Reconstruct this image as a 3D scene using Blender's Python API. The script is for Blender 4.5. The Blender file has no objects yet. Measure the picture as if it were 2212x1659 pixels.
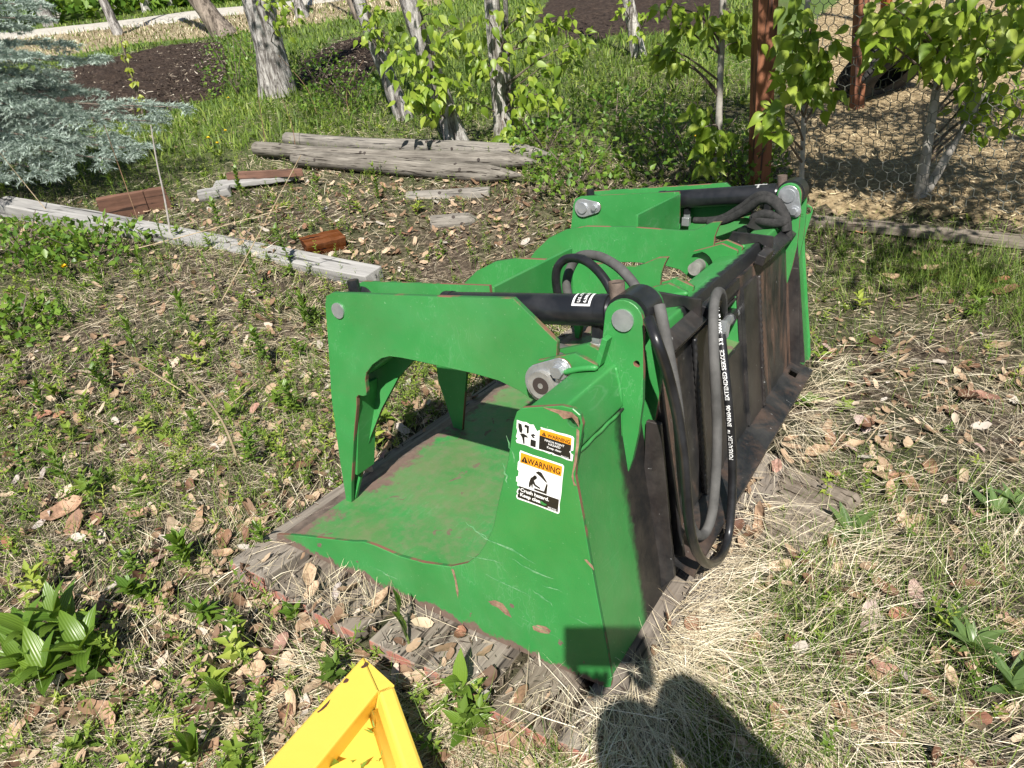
import bpy, bmesh, math, random
import numpy as np
from mathutils import Vector, Matrix, noise as mnoise
random.seed(7); rng = np.random.default_rng(11)
scene = bpy.context.scene
COL = scene.collection
R = math.radians

# ---------------------------------------------------------------- camera, sky, sun, exposure
FPX, CX, CY = 1534.0, 1106.0, 829.5            # focal length / centre in the pixels of a 2212 px wide print
CAM = np.array([0.0, 0.0, 1.298])
PITCH, ROLL = R(33), R(-6)
_up = np.array([math.sin(ROLL) * math.cos(PITCH), math.cos(ROLL) * math.cos(PITCH), math.sin(PITCH)])
_fw = np.array([0, 0, -1.0]); _fh = _fw - _up * (_fw @ _up); _fh /= np.linalg.norm(_fh)
WC = np.array([np.cross(_fh, _up), _fh, _up])   # camera axes -> world axes
cam_d = bpy.data.cameras.new('camera'); cam = bpy.data.objects.new('camera', cam_d); COL.objects.link(cam)
cam_d.sensor_width = 36.0; cam_d.lens = 36.0 * FPX / 2212.0; cam_d.clip_start = 0.02; cam_d.clip_end = 400
m4 = Matrix.Identity(4)
for i in range(3):
    for j in range(3): m4[i][j] = WC[i][j]
    m4[i][3] = CAM[i]
cam.matrix_world = m4
scene.camera = cam

SUN = Vector((0.046, 0.605, -0.795)).normalized()      # the way the light travels
world = bpy.data.worlds.new('World'); scene.world = world; world.use_nodes = True
wn = world.node_tree.nodes; wl = world.node_tree.links
sky = wn.new('ShaderNodeTexSky'); sky.sky_type = 'NISHITA'; sky.sun_disc = False
sky.sun_elevation = math.asin(-SUN.z); sky.sun_rotation = math.atan2(-SUN.x, -SUN.y)
sky.air_density = 1.0; sky.dust_density = 0.6
wl.new(sky.outputs[0], wn['Background'].inputs[0]); wn['Background'].inputs[1].default_value = 0.05
sun_d = bpy.data.lights.new('sun', 'SUN'); sun_d.energy = 5.0; sun_d.angle = R(0.53); sun_d.color = (1.0, 0.955, 0.88)
sun = bpy.data.objects.new('sun', sun_d); COL.objects.link(sun)
sun.rotation_euler = SUN.to_track_quat('-Z', 'Y').to_euler(); sun.location = (-1, -12, 16)
vs = scene.view_settings
vs.view_transform = 'Standard'; vs.look = 'None'; vs.exposure = 0.80; vs.gamma = 1.0; vs.use_curve_mapping = False
scene.render.engine = 'CYCLES'
cy = scene.cycles
cy.max_bounces = 4; cy.diffuse_bounces = 2; cy.glossy_bounces = 2; cy.transmission_bounces = 2; cy.transparent_max_bounces = 4
cy.use_denoising = True; cy.use_adaptive_sampling = True; cy.adaptive_threshold = 0.025; cy.sample_clamp_indirect = 6

# ---------------------------------------------------------------- geometry of the place
def cray(px, py):
    r = np.array([px - CX, CY - py, -FPX]); return r / np.linalg.norm(r)
_vx = cray(2185, 60)                                              # along the bucket's width
_n = np.cross(cray(597, 1157), cray(1315, 1475)); _vy = np.cross(_n, _vx); _vy /= np.linalg.norm(_vy)
if _vy[0] > 0: _vy = -_vy
MB_ = np.array([_vx, _vy, np.cross(_vx, _vy)]).T                  # bucket axes -> camera axes
if MB_[1, 2] < 0: MB_[:, 2] *= -1
BW = WC @ MB_                                                     # bucket axes -> world axes
S = 0.885                                                         # bucket depth in metres: grapple is laid out in bucket depths
WID = 1.90
CB = -(MB_.T @ cray(1315, 1475)) / 0.62877                        # camera seen from the near rear bottom corner, in bucket depths
ORG = CAM - BW @ (CB * S)
def bpt(px, py, ax, val):                                         # a point of the grapple, on a plane of known depth
    r = MB_.T @ cray(px, py); return CB + r * ((val - CB[ax]) / r[ax])
def b2w(p): return ORG + BW @ (np.asarray(p, float) * S)
GN = BW[:, 2]; GP = ORG - GN * 0.062                              # ground under the pallet deck is tilted like it
GC = b2w((0.85, 0.4, 0))[:2]
def terrain(x, y):
    x = np.asarray(x, float); y = np.asarray(y, float)
    pl = GP[2] - (GN[0] * (x - GP[0]) + GN[1] * (y - GP[1])) / GN[2]
    d = np.sqrt((x - GC[0]) ** 2 + (y - GC[1]) ** 2)
    t = np.clip((2.7 - d) / 1.5, 0, 1); w = t * t * (3 - 2 * t)
    far = 0.016 * np.sin(1.7 * x + 0.6) * np.cos(1.3 * y) + 0.03 * np.sin(0.5 * x + 1.0) * np.sin(0.42 * y + 2) \
        + 0.0007 * np.maximum(y - 12, 0) ** 2 * (y < 60)
    return w * pl + (1 - w) * far + 0.004 * np.sin(11 * x + 3 * y) * np.cos(9 * y - 2 * x)
def at(px, py, lift=0.0):                                         # where a line of sight meets the ground
    r = WC @ cray(px, py); lo = 0.3
    t = 0.5
    while t < 160:
        p = CAM + r * t
        if p[2] < terrain(p[0], p[1]):
            break
        lo = t; t += 0.02 + t * 0.01
    hi = t
    for _ in range(18):
        mid = (lo + hi) / 2; p = CAM + r * mid
        if p[2] < terrain(p[0], p[1]): hi = mid
        else: lo = mid
    p = CAM + r * hi; p[2] += lift
    return p
def at_y(px, py, y):                                              # a line of sight at a known distance ahead
    r = WC @ cray(px, py); return CAM + r * (y / r[1])

# ---------------------------------------------------------------- materials
def mat(name, col=(0.5, 0.5, 0.5), rough=0.6, metal=0.0, spec=0.5):
    m = bpy.data.materials.new(name); m.use_nodes = True
    b = m.node_tree.nodes['Principled BSDF']
    b.inputs['Base Color'].default_value = (*col, 1); b.inputs['Roughness'].default_value = rough
    b.inputs['Metallic'].default_value = metal; b.inputs['Specular IOR Level'].default_value = spec
    return m
class NT:
    def __init__(s, m): s.m = m; s.t = m.node_tree; s.n = s.t.nodes; s.l = s.t.links; s.b = s.n['Principled BSDF']
    def co(s, kind='Object', scale=(1, 1, 1), rot=(0, 0, 0)):
        c = s.n.new('ShaderNodeTexCoord'); mp = s.n.new('ShaderNodeMapping')
        mp.inputs['Scale'].default_value = scale; mp.inputs['Rotation'].default_value = rot
        s.l.new(c.outputs[kind], mp.inputs[0]); return mp.outputs[0]
    def noise(s, v, scale, detail=4, rough=0.55, dist=0.0):
        n = s.n.new('ShaderNodeTexNoise'); n.inputs['Scale'].default_value = scale; n.inputs['Detail'].default_value = detail
        n.inputs['Roughness'].default_value = rough; n.inputs['Distortion'].default_value = dist
        s.l.new(v, n.inputs['Vector']); return n.outputs[0]
    def ramp(s, f, stops):
        r = s.n.new('ShaderNodeValToRGB'); e = r.color_ramp.elements
        while len(e) < len(stops): e.new(0.5)
        for k, (p, c) in enumerate(stops):
            e[k].position = p; e[k].color = (*c, 1) if len(c) == 3 else c
        s.l.new(f, r.inputs[0]); return r.outputs[0]
    def step(s, f, a, b): return s.ramp(f, [(a, (0, 0, 0)), (b, (1, 1, 1))])
    def mix(s, f, a, b, mode='MIX'):
        x = s.n.new('ShaderNodeMix'); x.data_type = 'RGBA'; x.blend_type = mode
        for sock, v in ((x.inputs[0], f), (x.inputs[6], a), (x.inputs[7], b)):
            if isinstance(v, (int, float)): sock.default_value = v
            elif isinstance(v, tuple): sock.default_value = (*v, 1)
            else: s.l.new(v, sock)
        return x.outputs[2]
    def math(s, op, a, b=0.0, clamp=False):
        x = s.n.new('ShaderNodeMath'); x.operation = op; x.use_clamp = clamp
        for sock, v in ((x.inputs[0], a), (x.inputs[1], b)):
            if isinstance(v, (int, float)): sock.default_value = v
            else: s.l.new(v, sock)
        return x.outputs[0]
    def xyz(s, v):
        x = s.n.new('ShaderNodeSeparateXYZ'); s.l.new(v, x.inputs[0]); return x.outputs
    def base(s, c): s.l.new(c, s.b.inputs['Base Color'])
    def rough(s, c): s.l.new(c, s.b.inputs['Roughness'])
    def bump(s, h, strength=0.3, dist=0.01):
        b = s.n.new('ShaderNodeBump'); b.inputs['Strength'].default_value = strength; b.inputs['Distance'].default_value = dist
        s.l.new(h, b.inputs['Height']); s.l.new(b.outputs[0], s.b.inputs['Normal'])
    def attr(s, name):
        a = s.n.new('ShaderNodeAttribute'); a.attribute_name = name; return a.outputs['Fac']
    def objrnd(s):
        a = s.n.new('ShaderNodeObjectInfo'); return a.outputs['Random']
    def translucent(s, colsock, fac=0.35):
        t = s.n.new('ShaderNodeBsdfTranslucent'); s.l.new(colsock, t.inputs[0])
        mx = s.n.new('ShaderNodeMixShader'); mx.inputs[0].default_value = fac
        s.l.new(s.b.outputs[0], mx.inputs[1]); s.l.new(t.outputs[0], mx.inputs[2])
        s.l.new(mx.outputs[0], s.n['Material Output'].inputs[0])

GREEN = (0.028, 0.205, 0.046)
def scratches(q, v, scale, rot, width=0.012):
    """thin scuff lines: narrow band of a stretched noise, broken up by a second one"""
    mp = q.n.new('ShaderNodeMapping'); mp.inputs['Rotation'].default_value = rot; mp.inputs['Scale'].default_value = (scale * 0.10, scale * 0.9, scale * 0.35)
    q.l.new(v, mp.inputs[0])
    n = q.noise(mp.outputs[0], 4.0, 2, 0.5, 0.4)
    line = q.ramp(n, [(0.5 - width, (0, 0, 0)), (0.5, (1, 1, 1)), (0.5 + width, (0, 0, 0))])
    brk = q.step(q.noise(v, 5.0, 3, 0.6), 0.50, 0.64)
    return q.math('MULTIPLY', line, brk)
def green_paint(name, dusty=0.0, wear=0.0, over=None):
    m = mat(name, GREEN, 0.38, 0, 0.45); q = NT(m); v = q.co('Object')
    big = q.noise(v, 5.0, 3, 0.6)
    c = q.mix(q.step(big, 0.35, 0.7), (0.028, 0.198, 0.044), (0.040, 0.245, 0.060))
    fade = q.step(q.noise(v, 2.2, 4, 0.65, 0.6), 0.5, 0.72)
    c = q.mix(q.math('MULTIPLY', fade, 0.5), c, (0.070, 0.265, 0.092))
    s1 = scratches(q, v, 9.0, (0.3, 0.5, 0.2)); s2 = scratches(q, v, 14.0, (1.1, -0.4, 0.9), 0.009)
    c = q.mix(q.math('MULTIPLY', q.math('MAXIMUM', s1, s2), 0.28), c, (0.20, 0.38, 0.22))
    c = q.mix(q.math('MULTIPLY', q.step(q.noise(v, 3.1, 7, 0.75, 0.4), 0.46, 0.74), 0.26), c, (0.125, 0.165, 0.075))
    c = q.mix(q.math('MULTIPLY', q.step(q.noise(v, 46, 4, 0.7), 0.60, 0.72), 0.16), c, (0.03, 0.07, 0.025))
    fleck = q.step(q.noise(v, 160.0, 2, 0.5), 0.715, 0.75)
    c = q.mix(q.math('MULTIPLY', fleck, 0.35), c, (0.30, 0.46, 0.28))
    if dusty:
        d = q.step(q.noise(v, 4.0, 6, 0.7, 0.3), 0.36, 0.66)
        c = q.mix(q.math('MULTIPLY', d, dusty), c, (0.150, 0.165, 0.080))
        fine = q.step(q.noise(v, 30, 5, 0.7), 0.45, 0.75)
        c = q.mix(q.math('MULTIPLY', fine, dusty * 0.7), c, (0.20, 0.17, 0.115))
    if wear:                                    # paint rubbed off to brown steel along the ground edge and the lip
        o = q.xyz(v); nz = q.math('MULTIPLY', q.math('SUBTRACT', q.noise(v, 14, 5, 0.75), 0.5), 0.10)
        if wear == 1:                           # side plates
            mz = q.step(q.math('ADD', q.math('ADD', o[2], q.math('MULTIPLY', q.math('SUBTRACT', 0.75, o[1]), 0.02)), nz), -0.012, 0.006)
            my = q.step(q.math('ADD', o[1], nz), 0.82, 0.86)
            k = q.math('MAXIMUM', q.math('SUBTRACT', 1.0, mz), my)
            chip = q.step(q.noise(v, 16, 4, 0.6), 0.69, 0.70)
            k = q.math('MAXIMUM', k, chip)
        else:                                   # floor
            nz2 = q.math('MULTIPLY', q.math('SUBTRACT', q.noise(v, 9, 6, 0.75), 0.5), 0.42)
            k = q.step(q.math('ADD', o[1], nz2), 0.80, 0.84)
            chip = q.step(q.noise(v, 15, 4, 0.68, 0.8), 0.62, 0.66)
            k = q.math('MAXIMUM', k, q.math('MULTIPLY', chip, 0.85))
        rc = q.mix(q.noise(v, 60, 4, 0.7), (0.085, 0.055, 0.042), (0.20, 0.14, 0.11))
        c = q.mix(k, c, rc)
        q.rough(q.mix(k, (0.42, 0.42, 0.42), (0.75, 0.75, 0.75)))
    if over is not None: c = over(q, v, c)
    q.base(c)
    if not wear: q.rough(q.mix(q.noise(v, 12, 5, 0.7), (0.26, 0.26, 0.26), (0.62, 0.62, 0.62)))
    q.bump(q.noise(v, 60, 3, 0.6), 0.08, 0.004)
    return m
def over_back(q, v, c):                          # black overspray on the middle of the rear panel
    o = q.xyz(v); n = q.math('MULTIPLY', q.math('SUBTRACT', q.noise(v, 26, 5, 0.75), 0.5), 0.055)
    e = q.math('SUBTRACT', 0.84, q.math('ABSOLUTE', q.math('SUBTRACT', o[0], 0.84)))
    # spray edge runs at a slant: lower down the green reaches further in
    e = q.math('ADD', e, q.math('MULTIPLY', o[2], 0.0))
    k = q.step(q.math('ADD', e, n), 0.16, 0.185)
    blk = q.mix(q.step(q.noise(v, 18, 5, 0.7), 0.45, 0.8), (0.014, 0.014, 0.014), (0.045, 0.038, 0.032))
    return q.mix(k, c, blk)
def over_beam(q, v, c):
    o = q.xyz(v); n = q.math('MULTIPLY', q.math('SUBTRACT', q.noise(v, 30, 4, 0.75), 0.5), 0.05)
    e = q.math('SUBTRACT', 0.32, q.math('ABSOLUTE', q.math('SUBTRACT', o[0], 0.84)))
    kx = q.step(q.math('ADD', e, n), 0.0, 0.01)
    ky = q.math('SUBTRACT', 1.0, q.step(q.math('ADD', o[1], n), 0.097, 0.104))
    return q.mix(q.math('MULTIPLY', kx, ky), c, (0.016, 0.017, 0.019))
M = {}
M['green'] = green_paint('green_paint')
M['green_side'] = green_paint('green_paint_side', 0, 1)
M['green_floor'] = green_paint('green_paint_floor', 0.72, 2)
M['green_back'] = green_paint('green_paint_back', 0.12, 0, over_back)
M['green_beam'] = green_paint('green_paint_beam', 0.06, 0, over_beam)
def simple(name, c0, c1, scale, rough, metal=0.0, lo=0.35, hi=0.65, bump=0.0, detail=5, stretch=(1, 1, 1), kind='Object', spec=0.5):
    m = mat(name, c0, rough, metal, spec); q = NT(m); v = q.co(kind, stretch); n = q.noise(v, scale, detail, 0.65)
    q.base(q.ramp(n, [(lo, c0), (hi, c1)]))
    if bump: q.bump(n, bump, 0.01)
    return m
M['edge'] = simple('rusty_cut_edge', (0.020, 0.13, 0.030), (0.17, 0.080, 0.05), 9, 0.8, 0, 0.46, 0.54, 0.2)
M['lip'] = simple('bare_brown_steel', (0.075, 0.055, 0.045), (0.21, 0.16, 0.13), 30, 0.62, 0.15, 0.3, 0.7, 0.25)
def black_steel(name, rust=0.5):
    m = mat(name, (0.012, 0.0125, 0.014), 0.42, 0.0, 0.5); q = NT(m); v = q.co('Object'); vs_ = q.co('Object', (6, 6, 1.2))
    c = q.mix(q.step(q.noise(v, 9, 5, 0.7), 0.4, 0.7), (0.011, 0.0115, 0.013), (0.045, 0.042, 0.04))
    r = q.math('MULTIPLY', q.step(q.noise(vs_, 1.4, 6, 0.72, 0.5), 0.47, 0.62), rust)
    c = q.mix(r, c, q.mix(q.noise(v, 40, 4, 0.7), (0.075, 0.038, 0.022), (0.22, 0.13, 0.085)))
    sp = q.step(q.noise(v, 70, 2, 0.5), 0.72, 0.74)
    c = q.mix(q.math('MULTIPLY', sp, 0.5), c, (0.3, 0.3, 0.29))
    q.base(c); q.rough(q.mix(r, (0.4, 0.4, 0.4), (0.8, 0.8, 0.8))); q.bump(q.noise(v, 45, 4, 0.6), 0.12, 0.004)
    return m
M['black'] = black_steel('black_steel', 0.07)
M['black_rust'] = black_steel('black_steel_rusted', 0.8)
M['cyl'] = simple('black_cylinder_paint', (0.010, 0.011, 0.013), (0.028, 0.028, 0.03), 16, 0.3, 0, 0.4, 0.75, 0.05)
M['zinc'] = simple('zinc_plate', (0.40, 0.42, 0.44), (0.62, 0.63, 0.64), 24, 0.38, 0.75, 0.3, 0.7, 0.1)
M['zinc_dull'] = simple('dull_zinc', (0.22, 0.215, 0.20), (0.42, 0.41, 0.38), 30, 0.55, 0.45, 0.3, 0.7, 0.1)
M['bore'] = mat('rusty_bore', (0.035, 0.025, 0.02), 0.9)
M['hose'] = simple('black_rubber', (0.008, 0.008, 0.009), (0.022, 0.022, 0.024), 20, 0.33, 0, 0.4, 0.7, 0.05)
M['hose_grey'] = simple('dusty_grey_rubber', (0.055, 0.054, 0.052), (0.115, 0.112, 0.108), 16, 0.8, 0, 0.35, 0.7, 0.15)
M['sleeve'] = simple('black_woven_sleeve', (0.010, 0.010, 0.010), (0.035, 0.033, 0.032), 60, 0.85, 0, 0.3, 0.7, 0.4)
M['white'] = mat('white_print', (0.78, 0.78, 0.77), 0.45)
M['blackprint'] = mat('black_print', (0.012, 0.012, 0.012), 0.4)
M['orange'] = mat('orange_print', (0.78, 0.30, 0.012), 0.45)
M['weld'] = green_paint('green_paint_weld', 0.0)

# ---------------------------------------------------------------- mesh helpers
def link(o, parent=None):
    COL.objects.link(o)
    if parent is not None: o.parent = parent
    return o
def mesh_obj(name, V, F, mats, parent=None, mi=None, smooth=False, bevel=0.0, angle=40):
    me = bpy.data.meshes.new(name); me.from_pydata([tuple(map(float, v)) for v in V], [], [tuple(f) for f in F])
    if not isinstance(mats, (list, tuple)): mats = [mats]
    for x in mats: me.materials.append(x)
    if mi is not None: me.polygons.foreach_set('material_index', np.asarray(mi, np.int32))
    if smooth:
        me.polygons.foreach_set('use_smooth', np.ones(len(me.polygons), bool))
    me.update()
    o = bpy.data.objects.new(name, me); link(o, parent)
    if smooth and angle < 180:
        try: me.set_sharp_from_angle(angle=R(angle))
        except Exception: pass
    if bevel:
        b = o.modifiers.new('bevel', 'BEVEL'); b.width = bevel; b.segments = 2; b.limit_method = 'ANGLE'; b.angle_limit = R(35)
        b.harden_normals = False
    return o
def np_mesh(name, V, F, mats, parent=None, rnd=None, smooth=False):
    """big mesh from arrays: V (n,3), F (m,k)"""
    me = bpy.data.meshes.new(name); n, k = F.shape
    me.vertices.add(len(V)); me.vertices.foreach_set('co', np.ascontiguousarray(V, np.float32).ravel())
    me.loops.add(n * k); me.loops.foreach_set('vertex_index', np.ascontiguousarray(F, np.int32).ravel())
    me.polygons.add(n); me.polygons.foreach_set('loop_start', np.arange(0, n * k, k, dtype=np.int32))
    me.polygons.foreach_set('loop_total', np.full(n, k, np.int32))
    if smooth: me.polygons.foreach_set('use_smooth', np.ones(n, bool))
    if rnd is not None:
        a = me.attributes.new('rnd', 'FLOAT', 'FACE'); a.data.foreach_set('value', np.ascontiguousarray(rnd, np.float32))
    for x in (mats if isinstance(mats, (list, tuple)) else [mats]): me.materials.append(x)
    me.update(calc_edges=True); me.validate()
    return link(bpy.data.objects.new(name, me), parent)
def tag(o, label=None, cat=None, group=None, kind=None):
    if label: o['label'] = label
    if cat: o['category'] = cat
    if group: o['group'] = group
    if kind: o['kind'] = kind
    return o
def empty(name, loc=(0, 0, 0), rz=0.0):
    o = bpy.data.objects.new(name, None); o.empty_display_size = 0.1; link(o)
    o.location = loc; o.rotation_euler = (0, 0, rz); return o
def sweep(path, rad, n=12, cap=True, closed=False, flat=None):
    """tube along a path; rad a number or one per point"""
    P = [Vector(p) for p in path]; m = len(P)
    rad = [rad] * m if isinstance(rad, (int, float)) else list(rad)
    V, F = [], []; nrm = None
    for i, p in enumerate(P):
        t = (P[min(i + 1, m - 1)] - P[max(i - 1, 0)])
        if t.length < 1e-9: t = Vector((0, 0, 1))
        t.normalize()
        if nrm is None:
            a = Vector((0, 0, 1)) if abs(t.z) < 0.9 else Vector((1, 0, 0)); nrm = t.cross(a).normalized()
        else:
            nrm = nrm - t * nrm.dot(t); nrm = nrm.normalized() if nrm.length > 1e-6 else t.orthogonal().normalized()
        bn = t.cross(nrm)
        for k in range(n):
            a = 2 * math.pi * k / n
            V.append(p + (nrm * math.cos(a) + bn * math.sin(a)) * rad[i])
    for i in range(m - 1):
        for k in range(n):
            a, b = i * n + k, i * n + (k + 1) % n
            F.append((a, b, b + n, a + n))
    if cap:
        F.append(tuple(range(n - 1, -1, -1))); F.append(tuple((m - 1) * n + k for k in range(n)))
    return V, F
def smooth_path(pts, sub=8):
    P = [Vector(p) for p in pts]; out = []
    for i in range(len(P) - 1):
        p0, p1, p2, p3 = P[max(i - 1, 0)], P[i], P[i + 1], P[min(i + 2, len(P) - 1)]
        for k in range(sub):
            t = k / sub
            out.append(0.5 * ((2 * p1) + (p2 - p0) * t + (2 * p0 - 5 * p1 + 4 * p2 - p3) * t * t + (3 * p1 - p0 - 3 * p2 + p3) * t ** 3))
    out.append(P[-1]); return out
def merge(*parts):
    V, F = [], []
    for v, f in parts:
        o = len(V); V += list(v); F += [tuple(i + o for i in q) for q in f]
    return V, F
def boxv(c, h, rot=None):
    V = []
    for sx in (-1, 1):
        for sy in (-1, 1):
            for sz in (-1, 1):
                v = Vector((sx * h[0], sy * h[1], sz * h[2]))
                if rot is not None: v = rot @ v
                V.append(v + Vector(c))
    return V, [(0, 1, 3, 2), (4, 6, 7, 5), (0, 4, 5, 1), (2, 3, 7, 6), (0, 2, 6, 4), (1, 5, 7, 3)]
def rounded(prof, rads, seg=5):
    """round chosen corners of a polygon"""
    out = []; n = len(prof)
    for i, p in enumerate(prof):
        r = rads.get(i, 0) if isinstance(rads, dict) else rads
        p = Vector(p)
        if not r: out.append(tuple(p)); continue
        a = (Vector(prof[i - 1]) - p); b = (Vector(prof[(i + 1) % n]) - p)
        ra = min(r, a.length * 0.49, b.length * 0.49)
        a = p + a.normalized() * ra; b = p + b.normalized() * ra
        for k in range(seg + 1):
            t = k / seg; out.append(tuple(a * (1 - t) ** 2 + p * 2 * t * (1 - t) + b * t * t))
    return out
def text_geo(s, size, bold=0.0):
    cu = bpy.data.curves.new('t', 'FONT'); cu.body = s; cu.size = size; cu.offset = bold; cu.resolution_u = 3
    o = bpy.data.objects.new('t', cu); COL.objects.link(o)
    dg = bpy.context.evaluated_depsgraph_get(); ev = o.evaluated_get(dg); me = ev.to_mesh()
    V = [tuple(v.co) for v in me.vertices]; F = [tuple(p.vertices) for p in me.polygons]
    ev.to_mesh_clear(); bpy.data.objects.remove(o); bpy.data.curves.remove(cu)
    return V, F

# ================================================================ THE GRAPPLE BUCKET (laid out in bucket depths, local axes: x width, y to the lip, z up)
g = bpy.data.objects.new('grapple_bucket', None); link(g)
gm = Matrix.Identity(4)
for i in range(3):
    for j in range(3): gm[i][j] = BW[i][j]
    gm[i][3] = ORG[i]
g.matrix_world = gm
tag(g, 'green grapple bucket with black back plate and hoses resting on wooden deck', 'grapple bucket')
def sc(V): return [Vector(v) * S for v in V]
def gobj(name, V, F, mats, parent=None, mi=None, smooth=False, bevel=0.0, angle=40):
    return mesh_obj(name, sc(V), F, mats, parent or g, mi, smooth, bevel, angle)
def plate(name, prof, x0, x1, m, edge=None, parent=None, holes=(), bevel=0.0012):
    """flat plate cut to an outline in (y,z), thickness from x0 to x1; holes = (y,z,r)"""
    bm = bmesh.new(); loops = [list(prof)]
    for (hy, hz, hr) in holes:
        loops.append([(hy + hr * math.cos(a * math.pi / 6), hz + hr * math.sin(a * math.pi / 6)) for a in range(12)])
    es = []; lv = []
    for lp in loops:
        vs_ = [bm.verts.new((x0 * S, y * S, z * S)) for (y, z) in lp]; lv.append(vs_)
        for i in range(len(vs_)): es.append(bm.edges.new((vs_[i], vs_[(i + 1) % len(vs_)])))
    bmesh.ops.triangle_fill(bm, use_beauty=True, edges=es)
    front = list(bm.faces); mp = {}
    for v in list(bm.verts): mp[v] = bm.verts.new((x1 * S, v.co.y, v.co.z))
    for f_ in front: f_.material_index = 0
    for f_ in front: bm.faces.new([mp[v] for v in reversed(f_.verts)]).material_index = 0
    for vs_ in lv:
        for i in range(len(vs_)):
            a, b = vs_[i], vs_[(i + 1) % len(vs_)]
            bm.faces.new((a, b, mp[b], mp[a])).material_index = 1
    bmesh.ops.recalc_face_normals(bm, faces=bm.faces)
    me = bpy.data.meshes.new(name); bm.to_mesh(me); bm.free()
    me.materials.append(m); me.materials.append(edge or M['edge'])
    o = bpy.data.objects.new(name, me); link(o, parent or g)
    if bevel:
        b = o.modifiers.new('bevel', 'BEVEL'); b.width = bevel; b.segments = 1; b.limit_method = 'ANGLE'; b.angle_limit = R(50)
    return o
def rod(p, q, r, n=20): return sweep([p, q], r, n)
def mir(x): return WID - x

# --- side plates, floor, lip, rear panel, beam
side = [(1.0, -0.012), (1.0, 0.003), (0.906, 0.034), (0.70, 0.092), (0.66, 0.107), (0.62, 0.110), (0.545, 0.108), (0.47, 0.118), (0.39, 0.140), (0.342, 0.169),
        (0.31, 0.205), (0.29, 0.24), (0.267, 0.29), (0.249, 0.364), (0.221, 0.468), (0.205, 0.555), (0.197, 0.577), (0.185, 0.588),
        (0.103, 0.612), (0.080, 0.612), (0.066, 0.603), (0.061, 0.585), (0.065, 0.556), (0.0745, 0.50), (0.0765, 0.475), (0.071, 0.445),
        (0.060, 0.386), (0.044, 0.294), (0.028, 0.206), (0.006, 0.093), (-0.006, 0.012), (-0.004, -0.010), (0.006, -0.018), (0.10, -0.022), (0.338, -0.026), (0.617, -0.020)]
plate('side_plate', side, 0.0, 0.011, M['green_side'], M['edge'], holes=[(0.079, 0.588, 0.0125)])
plate('side_plate', side, WID - 0.011, WID, M['green_side'], M['edge'], holes=[(0.079, 0.588, 0.0125)])
# floor curving up into the back
prof = [(0.955, 0.004), (0.70, 0.006), (0.42, 0.006)]
for k in range(1, 9):
    a = k / 8 * R(78); prof.append((0.42 - 0.27 * math.sin(a), 0.006 + 0.27 * (1 - math.cos(a))))
prof.append((0.135, 0.50))
def ribbon(prof, x0, x1, th, nx=1):
    V, F = [], []; n = len(prof); nrm = []
    for i in range(n):
        a = Vector(prof[max(i - 1, 0)]); b = Vector(prof[min(i + 1, n - 1)]); d = (b - a).normalized(); nrm.append(Vector((-d.y, d.x)))
    for x in (x0, x1):
        for i, (y, z) in enumerate(prof): V.append((x, y, z))
        for i, (y, z) in enumerate(prof): V.append((x, y + nrm[i].x * th, z + nrm[i].y * th))
    m = 2 * n
    for i in range(n - 1):
        F += [(i, i + 1, m + i + 1, m + i), (n + i, m + n + i, m + n + i + 1, n + i + 1), (i, n + i, n + i + 1, i + 1), (m + i, m + i + 1, m + n + i + 1, m + n + i)]
    F += [(0, m, m + n, n), (n - 1, n + n - 1, m + n + n - 1, m + n - 1)]
    return V, F
V, F = ribbon(prof, 0.0115, WID - 0.0115, 0.008); gobj('floor_plate', V, F, M['green_floor'], smooth=True, angle=30)
V, F = ribbon([(1.003, -0.010), (0.945, 0.002)], -0.003, WID + 0.003, 0.012); gobj('cutting_edge', V, F, M['lip'], bevel=0.002)
RP = [(0.092, 0.510), (0.090, 0.45), (0.078, 0.385), (0.062, 0.294), (0.045, 0.206), (0.023, 0.093), (0.010, 0.0), (0.03, -0.008), (0.45, -0.008)]
RPC = [(0.092, 0.510), (0.0915, 0.50)], [(0.0745, 0.365), (0.062, 0.294), (0.045, 0.206), (0.023, 0.093), (0.010, 0.0), (0.03, -0.008), (0.45, -0.008)]
for (pr_, xa, xb) in ((RP, 0.0115, 0.78), (RP, 1.01, WID - 0.0115), (RPC[0], 0.78, 1.01), (RPC[1], 0.78, 1.01)):
    V, F = ribbon(pr_, xa, xb, -0.008); gobj('rear_panel', V, F, M['green_back'], smooth=True, angle=30)
V, F = ribbon([(0.062, 0.372), (0.15, 0.385)], 0.78, 1.01, 0.006); gobj('opening_ledge', V, F, M['green_floor'])
V, F = ribbon([(0.060, 0.376), (0.135, 0.376), (0.135, 0.53)], 1.004, 1.009, 0.004); V = [(1.004 if v[0] < 1.006 else 1.009, v[1], v[2]) for v in V]
plate('opening_cheek', [(0.062, 0.372), (0.15, 0.372), (0.15, 0.52), (0.084, 0.52)], 1.002, 1.0095, M['green'], M['green'])
# square tube beam along the top
bp = rounded([(0.101, 0.606), (0.180, 0.587), (0.160, 0.496), (0.081, 0.515)], 0.007, 3)
V = [(x, y, z) for x in (0.0115, WID - 0.0115) for (y, z) in bp]; n = len(bp)
F = [(i, (i + 1) % n, n + (i + 1) % n, n + i) for i in range(n)] + [tuple(range(n - 1, -1, -1)), tuple(range(n, 2 * n))]
gobj('top_beam', V, F, M['green_beam'], smooth=True, angle=35)
# weld beads along the beam
for (y, z) in ((0.0850, 0.513), ):
    pts = [(0.012 + t * (WID - 0.024), y - 0.002, z - 0.004 + 0.0012 * math.sin(t * 190)) for t in np.linspace(0, 1, 160)]
    V, F = sweep(pts, 0.0038, 6); gobj('weld_bead', V, F, M['green_back'], smooth=True, angle=180)

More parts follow.
